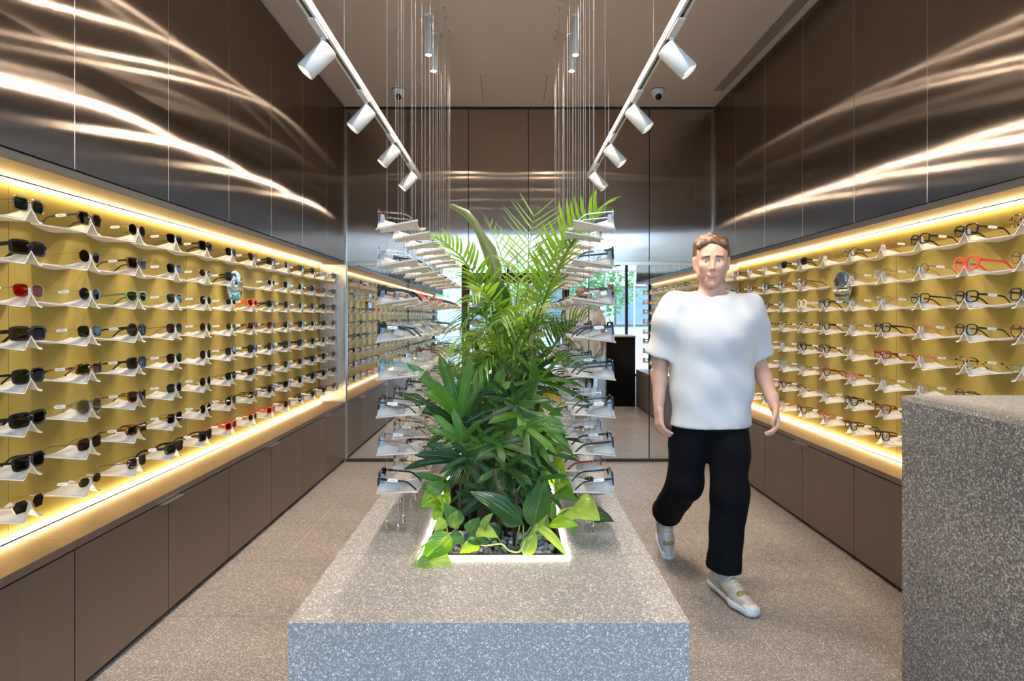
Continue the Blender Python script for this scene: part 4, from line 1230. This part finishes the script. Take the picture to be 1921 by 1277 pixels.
pothos(D1, 'yellow-green pothos spilling over the front left corner of the planter',
 [[D1, at(868,1000,2.06), at(830,1005,2.0), at(800,1018,1.96), at(786,1040,1.94), at(772,1060,1.93)],
  [at(800,1018,1.96), at(772,1042,1.955), at(766,1064,1.935), at(745,1061,1.935), at(724,1062,1.93)],
  [D1, at(880,1010,2.05), at(905,1022,2.01), at(940,1020,2.0), at(955,1032,1.985), at(975,1034,1.98), at(985,1015,1.99)],
  [D1, at(830,960,2.2), at(815,935,2.25)]],
 [(at(846,1006,1.985), at(788,1052,1.955), .085, 'pothos', (0,-.75,.65)),
  (at(800,1052,1.94), at(850,1074,1.905), .115, 'pothos_pale', (0,-.55,.85)),
  (at(808,1056,1.93), at(776,1076,1.90), .070, 'pothos', (.2,-.5,.9)),
  (at(728,1062,1.925), at(718,1074,1.915), .034, 'pothos', (0,-.5,.9)),
  (at(862,985,2.06), at(832,940,2.06), .060, 'broad', (0,-.9,.3)),
  (at(850,990,2.04), at(858,955,2.04), .055, 'pothos_pale', (-.4,-.8,.3)),
  (at(880,1005,2.02), at(915,1020,2.0), .060, 'broad', (0,-.6,.8)),
  (at(868,1005,2.02), at(838,1022,1.99), .060, 'broad', (0,-.6,.8)),
  (at(895,995,2.02), at(935,1006,1.99), .055, 'pothos_pale', (.1,-.6,.8)),
  (at(882,1000,2.06), at(900,968,2.06), .060, 'broad', (0,-.8,.5)),
  (at(898,1020,2.0), at(862,1036,1.98), .055, 'pothos', (0,-.6,.8)),
  (at(835,975,2.08), at(815,995,2.06), .045, 'pothos_pale', (.3,-.7,.5)),
  (at(820,935,2.20), at(790,950,2.14), .085, 'pothos', (0,-.7,.7)),
  (at(822,930,2.22), at(836,966,2.14), .085, 'pothos', (.1,-.8,.5)),
  (at(826,925,2.24), at(800,905,2.24), .075, 'broad', (0,-.8,.5)),
  (at(830,955,2.16), at(812,975,2.13), .055, 'pothos', (0,-.8,.5)),
  (at(850,960,2.15), at(830,985,2.12), .055, 'dark', (0,-.8,.5))])
D2 = pot_pt(.16, 2.42)
pothos(D2, 'large-leaved pothos leaning over the right side of the planter',
 [[D2, at(1050,960,2.25), at(1074,952,2.16)], [D2, at(1050,900,2.42), at(1040,865,2.5)]],
 [(at(1074,952,2.16), at(1126,972,2.04), .125, 'pothos_pale', (0,-.7,.7)),
  (at(1105,966,2.14), at(1152,976,2.10), .075, 'dark', (0,-.5,.9)),
  (at(1050,962,2.2), at(1082,996,2.12), .075, 'broad', (0,-.7,.6)),
  (at(1040,925,2.30), at(1082,938,2.18), .085, 'broad', (0,-.6,.8)),
  (at(1050,905,2.40), at(1075,930,2.34), .055, 'pothos', (0,-.7,.7)),
  (at(1060,890,2.45), at(1040,920,2.40), .055, 'pothos', (0,-.8,.5)),
  (at(1040,870,2.50), at(1062,852,2.45), .060, 'pothos', (0,-.7,.7)),
  (at(1035,880,2.50), at(1012,905,2.45), .055, 'pothos_pale', (0,-.8,.5)),
  (at(1075,900,2.6), at(1110,925,2.5), .06, 'pothos', (0,-.6,.8)),
  (at(1090,905,2.75), at(1135,925,2.7), .08, 'dark', (0,-.6,.8)),
  (at(1030,945,2.22), at(1042,980,2.16), .045, 'broad', (0,-.9,.3)),
  (at(1055,985,2.14), at(1046,960,2.16), .035, 'pothos_pale', (0,-.9,.3))])
D3 = pot_pt(.14, 3.05)
pothos(D3, 'pothos farther back on the right edge of the planter',
 [[D3, D3+Vector((.04,-.1,.15)), D3+Vector((.10,-.16,.18))]],
 [(D3+Vector((.02+.03*k, -.10-.04*rp.random(), .10+.05*k+rp.uniform(-.02,.02))), D3+Vector((.10+.02*k, -.18-.06*rp.random(), .05+.06*k+rp.uniform(-.03,.03))), .075, 'pothos', (0,-.7,.7)) for k in range(5)])
ye = local(blade(at(1012,742,2.9), at(1058,752,2.8), .03, 'strap', (0,-.6,.8), .1, .2, 8, 4, .1), D3).build('yellow_leaf', LM['yellow'], e, True)

# ---- pebbles
PB = []
for s_ in range(4):
    rr = random.Random(40+s_); m = MB(); nla, nlo = 7, 10
    P = []
    for i in range(nla+1):
        th = PI*i/nla; row = []
        for j in range(nlo+1):
            ph = 2*PI*(j % nlo)/nlo
            k = 1+.10*math.sin(2*ph+s_)+.08*math.sin(3*th+s_*2)*math.cos(ph)
            row.append((.5*k*math.sin(th)*math.cos(ph)*1.15, .5*k*math.sin(th)*math.sin(ph)*.85, .5*k*math.cos(th)*.65))
        P.append(row)
    m.grid(P); PB.append(m.mesh('pebble', None, True))
pm = [pmat('pebble_slate', (.20,.225,.28), .55), pmat('pebble_grey', (.37,.40,.47), .6), pmat('pebble_pale', (.56,.59,.66), .6)]
npb = 0
for ring in range(2):
    y = HY0 + .052
    while y < 2.42:
        x = HX0 + .052 + rp.uniform(0,.01)
        while x < HX1 - .05:
            s_ = rp.uniform(.020,.034)
            o = link_mat('pebble', rp.choice(PB), rp.choice(pm), None, (x+rp.uniform(-.005,.005), y+rp.uniform(-.005,.005), .4630+s_*.30+ring*.016), (rp.uniform(-.3,.3), rp.uniform(-.3,.3), rp.uniform(0,6)))
            o.scale = (s_, s_, s_)
            tag(o, 'smooth blue-grey pebble in the planter', 'pebble', 'pebbles in the planter'); npb += 1
            x += s_*1.0 + (.004 if ring == 0 else rp.uniform(.01,.05))
        y += .030 if ring == 0 else .05
# ================================================================== people (smooth implicit surfaces)
def surf_nets(val, org, h):
    ins = val < 0
    nx, ny, nz = val.shape
    cs = np.zeros((nx-1,ny-1,nz-1), int)
    for dx in (0,1):
        for dy in (0,1):
            for dz in (0,1): cs += ins[dx:nx-1+dx, dy:ny-1+dy, dz:nz-1+dz]
    mix = (cs > 0) & (cs < 8)
    idx = -np.ones(mix.shape, int); C = np.argwhere(mix); idx[mix] = np.arange(len(C))
    acc = np.zeros((len(C),3)); cnt = np.zeros(len(C))
    cor = [(a,b,c) for a in (0,1) for b in (0,1) for c in (0,1)]
    for a in cor:
        for ax in range(3):
            if a[ax]: continue
            b = list(a); b[ax] = 1
            va = val[C[:,0]+a[0], C[:,1]+a[1], C[:,2]+a[2]]; vb = val[C[:,0]+b[0], C[:,1]+b[1], C[:,2]+b[2]]
            x = (va < 0) != (vb < 0)
            t = np.where(x, va/np.where(x, va-vb, 1), 0)
            p = np.tile(np.array(a, float), (len(C),1)); p[:,ax] += t
            acc[x] += p[x]; cnt[x] += 1
    V = (C + acc/cnt[:,None])*h + np.array(org)
    F = []
    for ax in range(3):
        u, w = [(1,2),(2,0),(0,1)][ax]
        sl0 = [slice(None)]*3; sl1 = [slice(None)]*3
        sl0[ax] = slice(0,-1); sl1[ax] = slice(1,None)
        s0 = ins[tuple(sl0)]; s1 = ins[tuple(sl1)]
        E = np.argwhere(s0 != s1)
        E = E[(E[:,u] > 0) & (E[:,w] > 0) & (E[:,u] < val.shape[u]-1) & (E[:,w] < val.shape[w]-1)]
        def g(du, dw):
            q = E.copy(); q[:,u] += du; q[:,w] += dw; return idx[q[:,0], q[:,1], q[:,2]]
        a, b, c, d = g(-1,-1), g(0,-1), g(0,0), g(-1,0)
        fl = s0[E[:,0],E[:,1],E[:,2]]
        q = np.stack([a,b,c,d],1); q[~fl] = q[~fl][:, ::-1]
        F.append(q[(q >= 0).all(1)])
    return V, np.vstack(F)
class SDF:
    def __init__(s, lo, hi, h):
        s.h = h; s.lo = np.array(lo, float)
        s.n = [int(math.ceil((hi[i]-lo[i])/h))+1 for i in range(3)]
        ax = [lo[i] + h*np.arange(s.n[i]) for i in range(3)]
        s.X, s.Y, s.Z = np.meshgrid(*ax, indexing='ij')
        s.v = np.full(s.X.shape, 9.0)
    def _sub(s, lo, hi):
        sl = []
        for i in range(3):
            a = max(0, int((lo[i]-s.lo[i])/s.h)-1); b = min(s.n[i], int((hi[i]-s.lo[i])/s.h)+3)
            if b <= a: return None
            sl.append(slice(a,b))
        return tuple(sl)
    def cap(s, a, b, ra, rb=None, k=.02, sq=(1,1,1), sub=False):
        rb = ra if rb is None else rb
        a, b = np.array(a, float), np.array(b, float); R = max(ra, rb)/min(sq) + k*2 + .02
        sl = s._sub(np.minimum(a,b)-R, np.maximum(a,b)+R)
        if sl is None: return s
        P = np.stack([s.X[sl], s.Y[sl], s.Z[sl]], -1)
        d = b-a; L2 = max(1e-9, (d*d).sum())
        t = np.clip(((P-a)@d)/L2, 0, 1)
        q = (P - a - t[...,None]*d)*np.array(sq)
        D = np.sqrt((q*q).sum(-1)) - (ra + (rb-ra)*t)
        o = s.v[sl]
        if sub:
            hh = np.clip(.5-.5*(o+D)/k, 0, 1); s.v[sl] = o*(1-hh) + (-D)*hh + k*hh*(1-hh)
        else:
            hh = np.clip(.5+.5*(o-D)/k, 0, 1); s.v[sl] = o*(1-hh) + D*hh - k*hh*(1-hh)
        return s
    def chain(s, pts, rs, k=.02, sq=(1,1,1)):
        for i in range(len(pts)-1): s.cap(pts[i], pts[i+1], rs[i], rs[i+1], k, sq)
        return s
    def plane(s, p, n):      # keep the side opposite to n
        n = np.array(n, float); n /= np.linalg.norm(n)
        s.v = np.maximum(s.v, (s.X-p[0])*n[0] + (s.Y-p[1])*n[1] + (s.Z-p[2])*n[2]); return s
    def mesh(s):
        return surf_nets(s.v, s.lo, s.h)
def to_obj(name, parts, m, parent):
    V, F, o = [], [], 0
    for v, f in parts: V.append(v); F.append(f+o); o += len(v)
    me = bpy.data.meshes.new(name); me.from_pydata(np.vstack(V).tolist(), [], np.vstack(F).tolist()); me.update()
    me.polygons.foreach_set('use_smooth', [True]*len(me.polygons)); me.materials.append(m)
    return link(name, me, parent)
M['skin'] = pmat('skin', (.62,.36,.27), .5)
M['skin'].node_tree.nodes['Principled BSDF'].inputs['Subsurface Weight'].default_value = .08
M['hair'] = pmat('hair_brown', (.11,.055,.028), .6)
def cloth(name, col, rough=.85, bump=.3):
    m, nt, b = new_mat(name); b.inputs['Base Color'].default_value = (*col, 1); b.inputs['Roughness'].default_value = rough
    b.inputs['Sheen Weight'].default_value = .0; b.inputs['Specular IOR Level'].default_value = .15
    geo = N(nt, 'ShaderNodeNewGeometry'); no = N(nt, 'ShaderNodeTexNoise'); no.inputs['Scale'].default_value = 11; no.inputs['Detail'].default_value = 2
    mp = N(nt, 'ShaderNodeMapping'); mp.inputs['Scale'].default_value = (1.4,1,.55); nt.links.new(geo.outputs['Position'], mp.inputs[0]); nt.links.new(mp.outputs[0], no.inputs['Vector'])
    bp = N(nt, 'ShaderNodeBump'); bp.inputs['Strength'].default_value = bump; bp.inputs['Distance'].default_value = .03
    nt.links.new(no.outputs[0], bp.inputs['Height']); nt.links.new(bp.outputs[0], b.inputs['Normal'])
    return m
def hand(wrist, dirn, palm_n, thumb_s, h=.0036):
    """relaxed hand: wrist point, direction to the fingers, palm normal, thumb side sign"""
    d = Vector(dirn).normalized(); n = Vector(palm_n); n = (n - d*n.dot(d)).normalized(); sd = d.cross(n)*thumb_s
    w = Vector(wrist); lo = [min(w[i], w[i]+d[i]*.2)-.08 for i in range(3)]; hi = [max(w[i], w[i]+d[i]*.2)+.08 for i in range(3)]
    S = SDF(lo, hi, h)
    S.cap(w-d*.05, w+d*.01, .027, .024, .01)
    for o in (-.024,-.008,.008,.024): S.cap(w+d*.012+sd*o*.7, w+d*.085+sd*o, .014, .0125, .012)
    for o, L in ((-.030,.060),(-.010,.074),(.010,.080),(.030,.072)):
        p0 = w+d*.086+sd*o; p1 = p0+d*L*.42+n*.010; p2 = p1+d*L*.26+n*.020; p3 = p2+d*L*.10+n*.022
        S.chain([p0,p1,p2,p3], [.0100,.0092,.0085,.0075], .003)
    t0 = w+d*.020+sd*.026; t1 = w+d*.055+sd*.048+n*.012; t2 = w+d*.085+sd*.050+n*.024; t3 = w+d*.105+sd*.043+n*.030
    S.chain([t0,t1,t2,t3], [.014,.0115,.0105,.0085], .006)
    return S.mesh()
def head_sdf(S, c, yaw=0, k=.012, sc=1.0):
    """c = head centre (Vector), facing -Y turned by yaw"""
    R = Matrix.Rotation(yaw, 3, 'Z')
    def p(x,y,z): return c + R @ Vector((x*sc,y*sc,z*sc))
    S.cap(p(0,.018,.035), p(0,.022,.036), .083*sc, None, .02, (1.06,.90,.98))     # skull
    S.cap(p(0,-.035,-.03), p(0,-.030,.04), .060*sc, .066*sc, .03)      # face
    S.cap(p(0,-.052,-.092), p(0,-.040,-.06), .026*sc, .044*sc, .03)          # chin and jaw
    for s in (-1,1):
        S.cap(p(s*.040,-.018,-.065), p(s*.052,.012,-.03), .022*sc, .026*sc, .03)
        S.cap(p(s*.036,-.070,-.018), p(s*.040,-.060,-.016), .020*sc, .020*sc, .02)   # cheek
        S.cap(p(s*.018,-.089,.026), p(s*.042,-.078,.028), .010*sc, .009*sc, .015)    # brow
        S.cap(p(s*.032,-.099,.004), p(s*.032,-.097,.004), .0125*sc, None, .012, sub=True)  # eye socket
        S.cap(p(s*.082,.010,.020), p(s*.080,.006,-.026), .0135*sc, .009*sc, .006, (1.5,.85,.85))  # ear
    S.cap(p(0,-.088,.018), p(0,-.110,-.034), .0068*sc, .0095*sc, .010)      # nose
    for s in (-1,1): S.cap(p(s*.010,-.098,-.037), p(s*.011,-.096,-.037), .0068*sc, None, .006)
    S.cap(p(-.018,-.088,-.064), p(.018,-.088,-.064), .0060*sc, None, .010)   # lips
    S.cap(p(-.015,-.087,-.074), p(.015,-.087,-.074), .0060*sc, None, .010)
    S.cap(p(0,-.066,-.108), p(0,-.060,-.100), .020*sc, .030*sc, .02)
    return p
def make_person(loc, label, rotz, J, shirt_m, pant_m, hem, sleeve, head_yaw=0, shoe_m=None, detail=True):
    e = empty('person', label, 'person', loc, rotz)
    V = Vector
    h = .0085
    # ---------------- body
    S = SDF((-.50,-.42,-.0), (.50,.58,1.86), h)
    H = J['head']
    S.chain([J['pelvis'], J['waist'], J['chest'], J['neck0']], [.115,.105,.125,.075], .06, (1,1.25,1))
    S.cap(J['neck0'], H + V((0,.02,-.05)), .058, .052, .03)
    for s, sh, el, wr in ((-1, J['shL'], J['elL'], J['wrL']), (1, J['shR'], J['elR'], J['wrR'])):
        S.cap(J['neck0']-V((0,0,.03)), sh, .06, .056, .04)
        S.chain([sh, (sh+el)/2, el, el+(wr-el)*.35, wr], [.054,.047,.038,.040,.026], .02)
    for hp, kn, an in ((J['hipL'],J['knL'],J['anL']), (J['hipR'],J['knR'],J['anR'])):
        S.chain([hp, kn, kn+(an-kn)*.35, an], [.085,.055,.052,.036], .04)
    parts = []
    # finer head grid joined on the neck
    p_c = H
    Hs = SDF([H[i]-.15 for i in range(3)], [H[i]+.15 for i in range(3)], .0042)
    hp_ = head_sdf(Hs, H, head_yaw)
    Hs.cap(J['neck0'], H + V((0,.02,-.05)), .058, .052, .03)
    S.cap(H+V((0,.01,.02)), H+V((0,.01,.03)), .060, None, .02)
    parts.append(S.mesh()); parts.append(Hs.mesh())
    for wr, el, s in ((J['wrL'],J['elL'],-1), (J['wrR'],J['elR'],1)):
        dr = J.get('handL' if s < 0 else 'handR') or ((wr-el).normalized()*.7 + V((0,-.15,-.5)))
        parts.append(hand(wr, dr, (-s*1.0, .25, .0), -1 if s < 0 else -1 if False else (1 if s < 0 else -1)))
    b = to_obj('body', parts, M['skin'], e)
    # ---------------- hair
    G = SDF([H[i]-.16 for i in range(3)], [H[i]+.17 for i in range(3)], .0055)
    Ry = Matrix.Rotation(head_yaw, 3, 'Z')
    def q(x,y,z): return H + Ry @ V((x,y,z))
    G.cap(q(0,.030,.050), q(0,.034,.052), .096, None, .02, (1.08,.92,1))
    for x in (-.05,-.025,0,.025,.05): G.cap(q(x,-.055,.100-abs(x)*.3), q(x*1.1,.03,.135-abs(x)*.5), .024, .026, .018)
    G.v += .005*np.sin(G.X*120+G.Z*60+np.sin(G.Y*40)*2)*np.sin(G.Y*90+G.X*30)
    G.cap(q(0,-.105,-.03), q(0,-.082,.030), .070, .060, .012, sub=True)
    G.cap(q(0,-.06,-.09), q(0,-.03,-.09), .085, None, .012, sub=True)
    G.cap(q(0,.03,-.12), q(0,.03,-.12), .075, None, .012, sub=True)
    to_obj('hair', [G.mesh()], M['hair'], e)
    for s in (-1,1):
        Ey = SDF([q(s*.032,-.083,.004)[i]-.02 for i in range(3)], [q(s*.032,-.083,.004)[i]+.02 for i in range(3)], .002)
        Ey.cap(q(s*.032,-.0768,.003), q(s*.032,-.0768,.0032), .0122, None, .002)
        eo = to_obj('eye', [Ey.mesh()], EYEW, e)
        Ir = SDF([q(s*.032,-.083,.004)[i]-.02 for i in range(3)], [q(s*.032,-.083,.004)[i]+.02 for i in range(3)], .0014)
        Ir.cap(q(s*.032,-.0842,.0035), q(s*.032,-.0842,.0037), .0058, None, .002)
        to_obj('iris', [Ir.mesh()], EYEM, eo)
        Br = SDF([q(s*.032,-.09,.024)[i]-.04 for i in range(3)], [q(s*.032,-.09,.024)[i]+.04 for i in range(3)], .0025)
        Br.cap(q(s*.016,-.1005,.027), q(s*.047,-.0890,.025), .0045, .003, .003)
        to_obj('eyebrow', [Br.mesh()], M['hair'], e)
    Lp = SDF([q(0,-.093,-.068)[i]-.04 for i in range(3)], [q(0,-.093,-.068)[i]+.04 for i in range(3)], .002)
    Lp.cap(q(-.021,-.0905,-.0648), q(.021,-.0905,-.0648), .0058, None, .003).cap(q(-.017,-.0905,-.0725), q(.017,-.0905,-.0725), .0064, None, .003)
    to_obj('lips', [Lp.mesh()], M['lips'], e)
    # ---------------- shirt
    T = SDF((-.46,-.30,.60), (.46,.30,1.60), h)
    z0 = hem
    T.chain([V((J['pelvis'].x,J['pelvis'].y,z0-.22)), J['waist'], J['chest'], J['neck0']-V((0,-.005,.055))], [.192,.180,.178,.095], .06, (.90,1.34,1))
    for s, sh, el in ((-1, J['shL'], J['elL']), (1, J['shR'], J['elR'])):
        T.cap(J['neck0']-V((0,0,.045)), sh+V((0,0,-.005)), .075, .078, .10)
        T.cap(J['chest']+V((0,0,.02)), sh+V((0,0,-.07)), .12, .075, .10)
        d = (el-sh)
        A = SDF((-.46,-.30,.60), (.46,.30,1.60), h)
        end = sh + d*sleeve
        A.chain([sh, end + d.normalized()*.08], [.080,.094], .02)
        A.plane(end, d)
        kk = .035; hh = np.clip(.5+.5*(T.v-A.v)/kk, 0, 1); T.v = T.v*(1-hh)+A.v*hh-kk*hh*(1-hh)
    low = np.clip((1.22-T.Z)*3.2,0,1); hi_ = np.clip((T.Z-1.10)*4,0,1)
    T.v += .0055*np.sin(T.X*31+np.sin(T.Z*9+T.X*4)*1.8)*low + .0045*np.sin((T.Z*24-np.abs(T.X)*30)+np.sin(T.X*9)*1.2)*hi_ + .003*np.sin(T.Z*36+T.X*26+np.sin(T.X*13)*1.5)
    T.plane((0,0,z0), (.02,0,-1))
    T.cap(J['neck0']+V((0,-.02,.055)), J['neck0']+V((0,.0,.10)), .078, .07, .01, sub=True)
    to_obj('tshirt', [T.mesh()], shirt_m, e)
    # ---------------- trousers
    Q = SDF((-.40,-.40,-.02), (.40,.62,1.06), h)
    Q.chain([V((J['pelvis'].x,J['pelvis'].y,1.0)), J['pelvis']-V((0,0,.03))], [.140,.150], .04, (.95,1.2,1))
    for hp, kn, an in ((J['hipL'],J['knL'],J['anL']), (J['hipR'],J['knR'],J['anR'])):
        low = an + (kn-an).normalized()*.035
        B = SDF((-.40,-.40,-.02), (.40,.62,1.06), h)
        B.chain([hp+V((0,0,-.02)), (hp+kn)/2, kn, an+(an-kn).normalized()*.05], [.102,.096,.088,.078], .04)
        B.v += .003*np.sin(B.Z*34+B.X*22)*np.sin(B.Y*25+B.Z*11)
        B.cap(low + (kn-an).normalized()*.015, low + (kn-an).normalized()*.04, .086, .084, .004)
        B.plane(low, an-kn)
        kk = .03; hh = np.clip(.5+.5*(Q.v-B.v)/kk, 0, 1); Q.v = Q.v*(1-hh)+B.v*hh-kk*hh*(1-hh)
    Q.plane((0,0,hem+.03), (0,0,1))
    to_obj('trousers', [Q.mesh()], pant_m, e)
    # ---------------- shoes: heel, ball and toe points
    for an, toe in ((J['anL'], J['toeL']), (J['anR'], J['toeR'])):
        d = (toe-an); hd = V((d.x,d.y,0)).normalized(); dn = d.normalized()
        upv = V((0,0,1)) - dn*dn.z; upv.normalize(); sdv = dn.cross(upv)
        heel = an - dn*.055 - upv*.058; ball = an + dn*.13 - upv*.062; tp = an + dn*.205 - upv*.060
        lo = [min(heel[i],tp[i],an[i])-.12 for i in range(3)]; hi = [max(heel[i],tp[i],an[i])+.12 for i in range(3)]
        U = SDF(lo, hi, .0048)
        U.chain([heel+upv*.022, an+dn*.04-upv*.030, ball+upv*.012, tp+upv*.004], [.036,.038,.042,.034], .03)
        U.chain([an+upv*.015-dn*.012, an-upv*.02-dn*.012], [.043,.042], .03)
        U.chain([an+dn*.05-upv*.004, an+dn*.12-upv*.030], [.028,.026], .03)
        U.plane(heel-upv*.008, -upv); U.plane(an+upv*.040, upv)
        to_obj('shoe_upper', [U.mesh()], M['shoe'], e)
        O = SDF(lo, hi, .0048)
        for s in (-1,1): O.chain([heel+sdv*s*.014+dn*.0, an+dn*.05-upv*.062+sdv*s*.014, ball+sdv*s*.022, tp+sdv*s*.012+dn*.006], [.032,.026,.034,.030], .02)
        O.plane(heel+upv*.010, upv); O.plane(heel-upv*.022, -upv)
        to_obj('shoe_sole', [O.mesh()], M['sole'], e)
        if detail:
            for s in (-1,1):
                w = SDF(lo, hi, .0048)
                w.chain([an-dn*.02+sdv*s*.036-upv*.006, an+dn*.05+sdv*s*.036-upv*.030, ball-dn*.01+sdv*s*.036+upv*.006], [.009,.011,.012], .01)
                to_obj('side_overlay', [w.mesh()], M['shoe_gold'], e)
            w = SDF(lo, hi, .0048)
            w.chain([tp+sdv*.018+upv*.004-dn*.004, tp+dn*.012+upv*.004, tp-sdv*.018+upv*.004-dn*.004], [.024,.024,.024], .02); w.plane(heel+upv*.008, -upv)
            to_obj('toe_cap', [w.mesh()], M['sole'], e)
            for k in range(5):
                c = an + dn*(.048+.019*k) + upv*(.036-.0092*k)
                L = MB().tube([c - sdv*.026 - upv*.008, c + upv*.004, c + sdv*.026 - upv*.008], .0032, 6)
                L.build('lace', M['lace'], e, True)
            c = an + dn*.158 - upv*.0230
            w = SDF([c[i]-.06 for i in range(3)], [c[i]+.06 for i in range(3)], .004)
            w.cap(c-dn*.010-sdv*.012, c-dn*.010+sdv*.012, .0225, None, .01)
            to_obj('toe_patch', [w.mesh()], M['shoe_gold'], e)
    return e
M['lips'] = pmat('lips', (.46,.17,.13), .4)
EYEW = pmat('eye_white', (.70,.68,.65), .25)
EYEM = pmat('eye_dark', (.03,.02,.015), .15)
M['shoe'] = pmat('shoe_silver_mesh', (.50,.47,.42), .5, .2)
M['sole'] = pmat('shoe_sole', (.70,.66,.62), .6)
M['lace'] = pmat('shoe_lace', (.75,.68,.55), .7)
M['shoe_gold'] = pmat('shoe_gold_panel', (.34,.24,.10), .4, .3)
M['tee_white'] = cloth('white_cotton', (.60,.615,.645), .95, .14)
M['tee_tan'] = cloth('tan_cotton', (.48,.25,.085), .9, .10)
M['trouser_black'] = cloth('black_cotton', (.0035,.004,.006), .95, .25)
V = Vector
walk = dict(pelvis=V((0,0,.94)), waist=V((.0,-.005,1.08)), chest=V((0,-.015,1.28)), neck0=V((0,-.012,1.475)), head=V((-.012,-.045,1.66)),
            shL=V((-.185,0,1.43)), elL=V((-.245,.055,1.15)), wrL=V((-.265,.01,.925)), handL=V((0,-.18,-1)),
            shR=V((.185,-.005,1.425)), elR=V((.265,.05,1.155)), wrR=V((.285,-.09,.95)), handR=V((-.05,-.45,-1)),
            hipL=V((-.085,.01,.93)), knL=V((-.115,.06,.52)), anL=V((-.125,.40,.235)), toeL=V((-.118,.315,.055)),
            hipR=V((.085,-.005,.93)), knR=V((.065,-.085,.51)), anR=V((.035,-.075,.095)), toeR=V((.095,-.29,.085)))
make_person((1.03, 2.93, .0), 'person in a white t-shirt and black trousers walking towards the viewer', 0, walk, M['tee_white'], M['trouser_black'], .835, .86, -.28)
# ================================================================== street seen in the mirrors through the shop front
def tree(loc, label, rad, h, n, seed, mk, grp='street trees outside the shop'):
    r = random.Random(seed); e = empty('street_tree', label, 'tree', loc, 0, grp)
    MB().tube([(0,0,0),(.05,0,h*.4),(0,.05,h*.75)], [.12,.10,.05], 8).build('trunk', LM['cane'], e, True)
    m = MB()
    for k in range(n):
        a, b = r.uniform(0,2*PI), r.uniform(-1,1); q = (r.random()**.4)
        c = Vector((math.cos(a)*math.sqrt(1-b*b)*rad[0]*q, math.sin(a)*math.sqrt(1-b*b)*rad[1]*q, h + b*rad[2]*q))
        d = Vector((r.uniform(-1,1), r.uniform(-1,1), r.uniform(-.7,.4))).normalized()*r.uniform(.14,.26)
        m.add(blade(c, c+d, .10, 'broad', (r.uniform(-1,1), r.uniform(-1,1), r.uniform(0,1)), .05, .2, 2, 2))
    tag(m.build('crown', LM[mk], e), kind='stuff')
    return e
LM['street'] = leaf_mat('leaf_street', (.05,.13,.03), (.22,.36,.10), .45)
tree((-3.4,-7.2,-.02), 'leafy street tree outside the left shop window', (1.7,1.2,1.2), 2.7, 1100, 1, 'street')
tree((2.7,-6.6,-.02), 'leafy street tree outside the right shop window', (1.4,1.1,1.2), 2.5, 1100, 2, 'street')
tree((.2,-10.5,-.02), 'leafy street tree across the street from the shop door', (1.5,1.1,1.0), 2.8, 800, 3, 'street')
tree((6.2,-7.5,-.02), 'dark bushy street tree beyond the right shop window', (2.0,1.4,2.2), 2.6, 1200, 4, 'dark')
tree((-6.5,-8.5,-.02), 'dark bushy street tree far left outside the shop', (2.0,1.4,2.2), 2.8, 1100, 5, 'dark')
# facing building with windows and an air conditioner
fb = empty('facing_building', 'pale building across the street seen in the mirror', 'building', (0,-13.5,-.02))
MB().box(-9,9,0,.3,0,3.1).build('wall', pmat('render_wall', (.42,.43,.44), .9), fb)
for k in range(6):
    x = -7.6 + k*3
    MB().box(x,x+1.5,.3,.36,1.0,2.7).build('window', M['darkframe'], fb)
    MB().box(x+.08,x+1.42,.36,.37,1.08,2.62).build('pane', pmat('far_glass', (.10,.13,.15), .1) if k == 0 else bpy.data.materials['far_glass'], fb)
ac = empty('air_conditioner', 'white air conditioner unit outside the right window, seen in the mirror', 'air conditioner', (3.05,-4.9,2.72))
MB().box(-.40,.40,-.15,.15,0,.55).build('casing', M['white'], ac)
Ra = Matrix.Translation((-.10,.151,.275)) @ Matrix.Rotation(-PI/2,4,'X')
MB().lathe([(.0,.0),(.21,.0),(.22,.006)], 28).move(Ra).build('fan_grille', M['blackmatt'], ac)
MB().box(-.5,.5,-.2,.2,-.06,-.005).build('bracket', M['wallpaint'], ac)
MB().box(-.42,-.38,-.02,.02,-2.74,-.06).build('post', M['wallpaint'], ac)
MB().box(.38,.42,-.02,.02,-2.74,-.06).build('post', M['wallpaint'], ac)
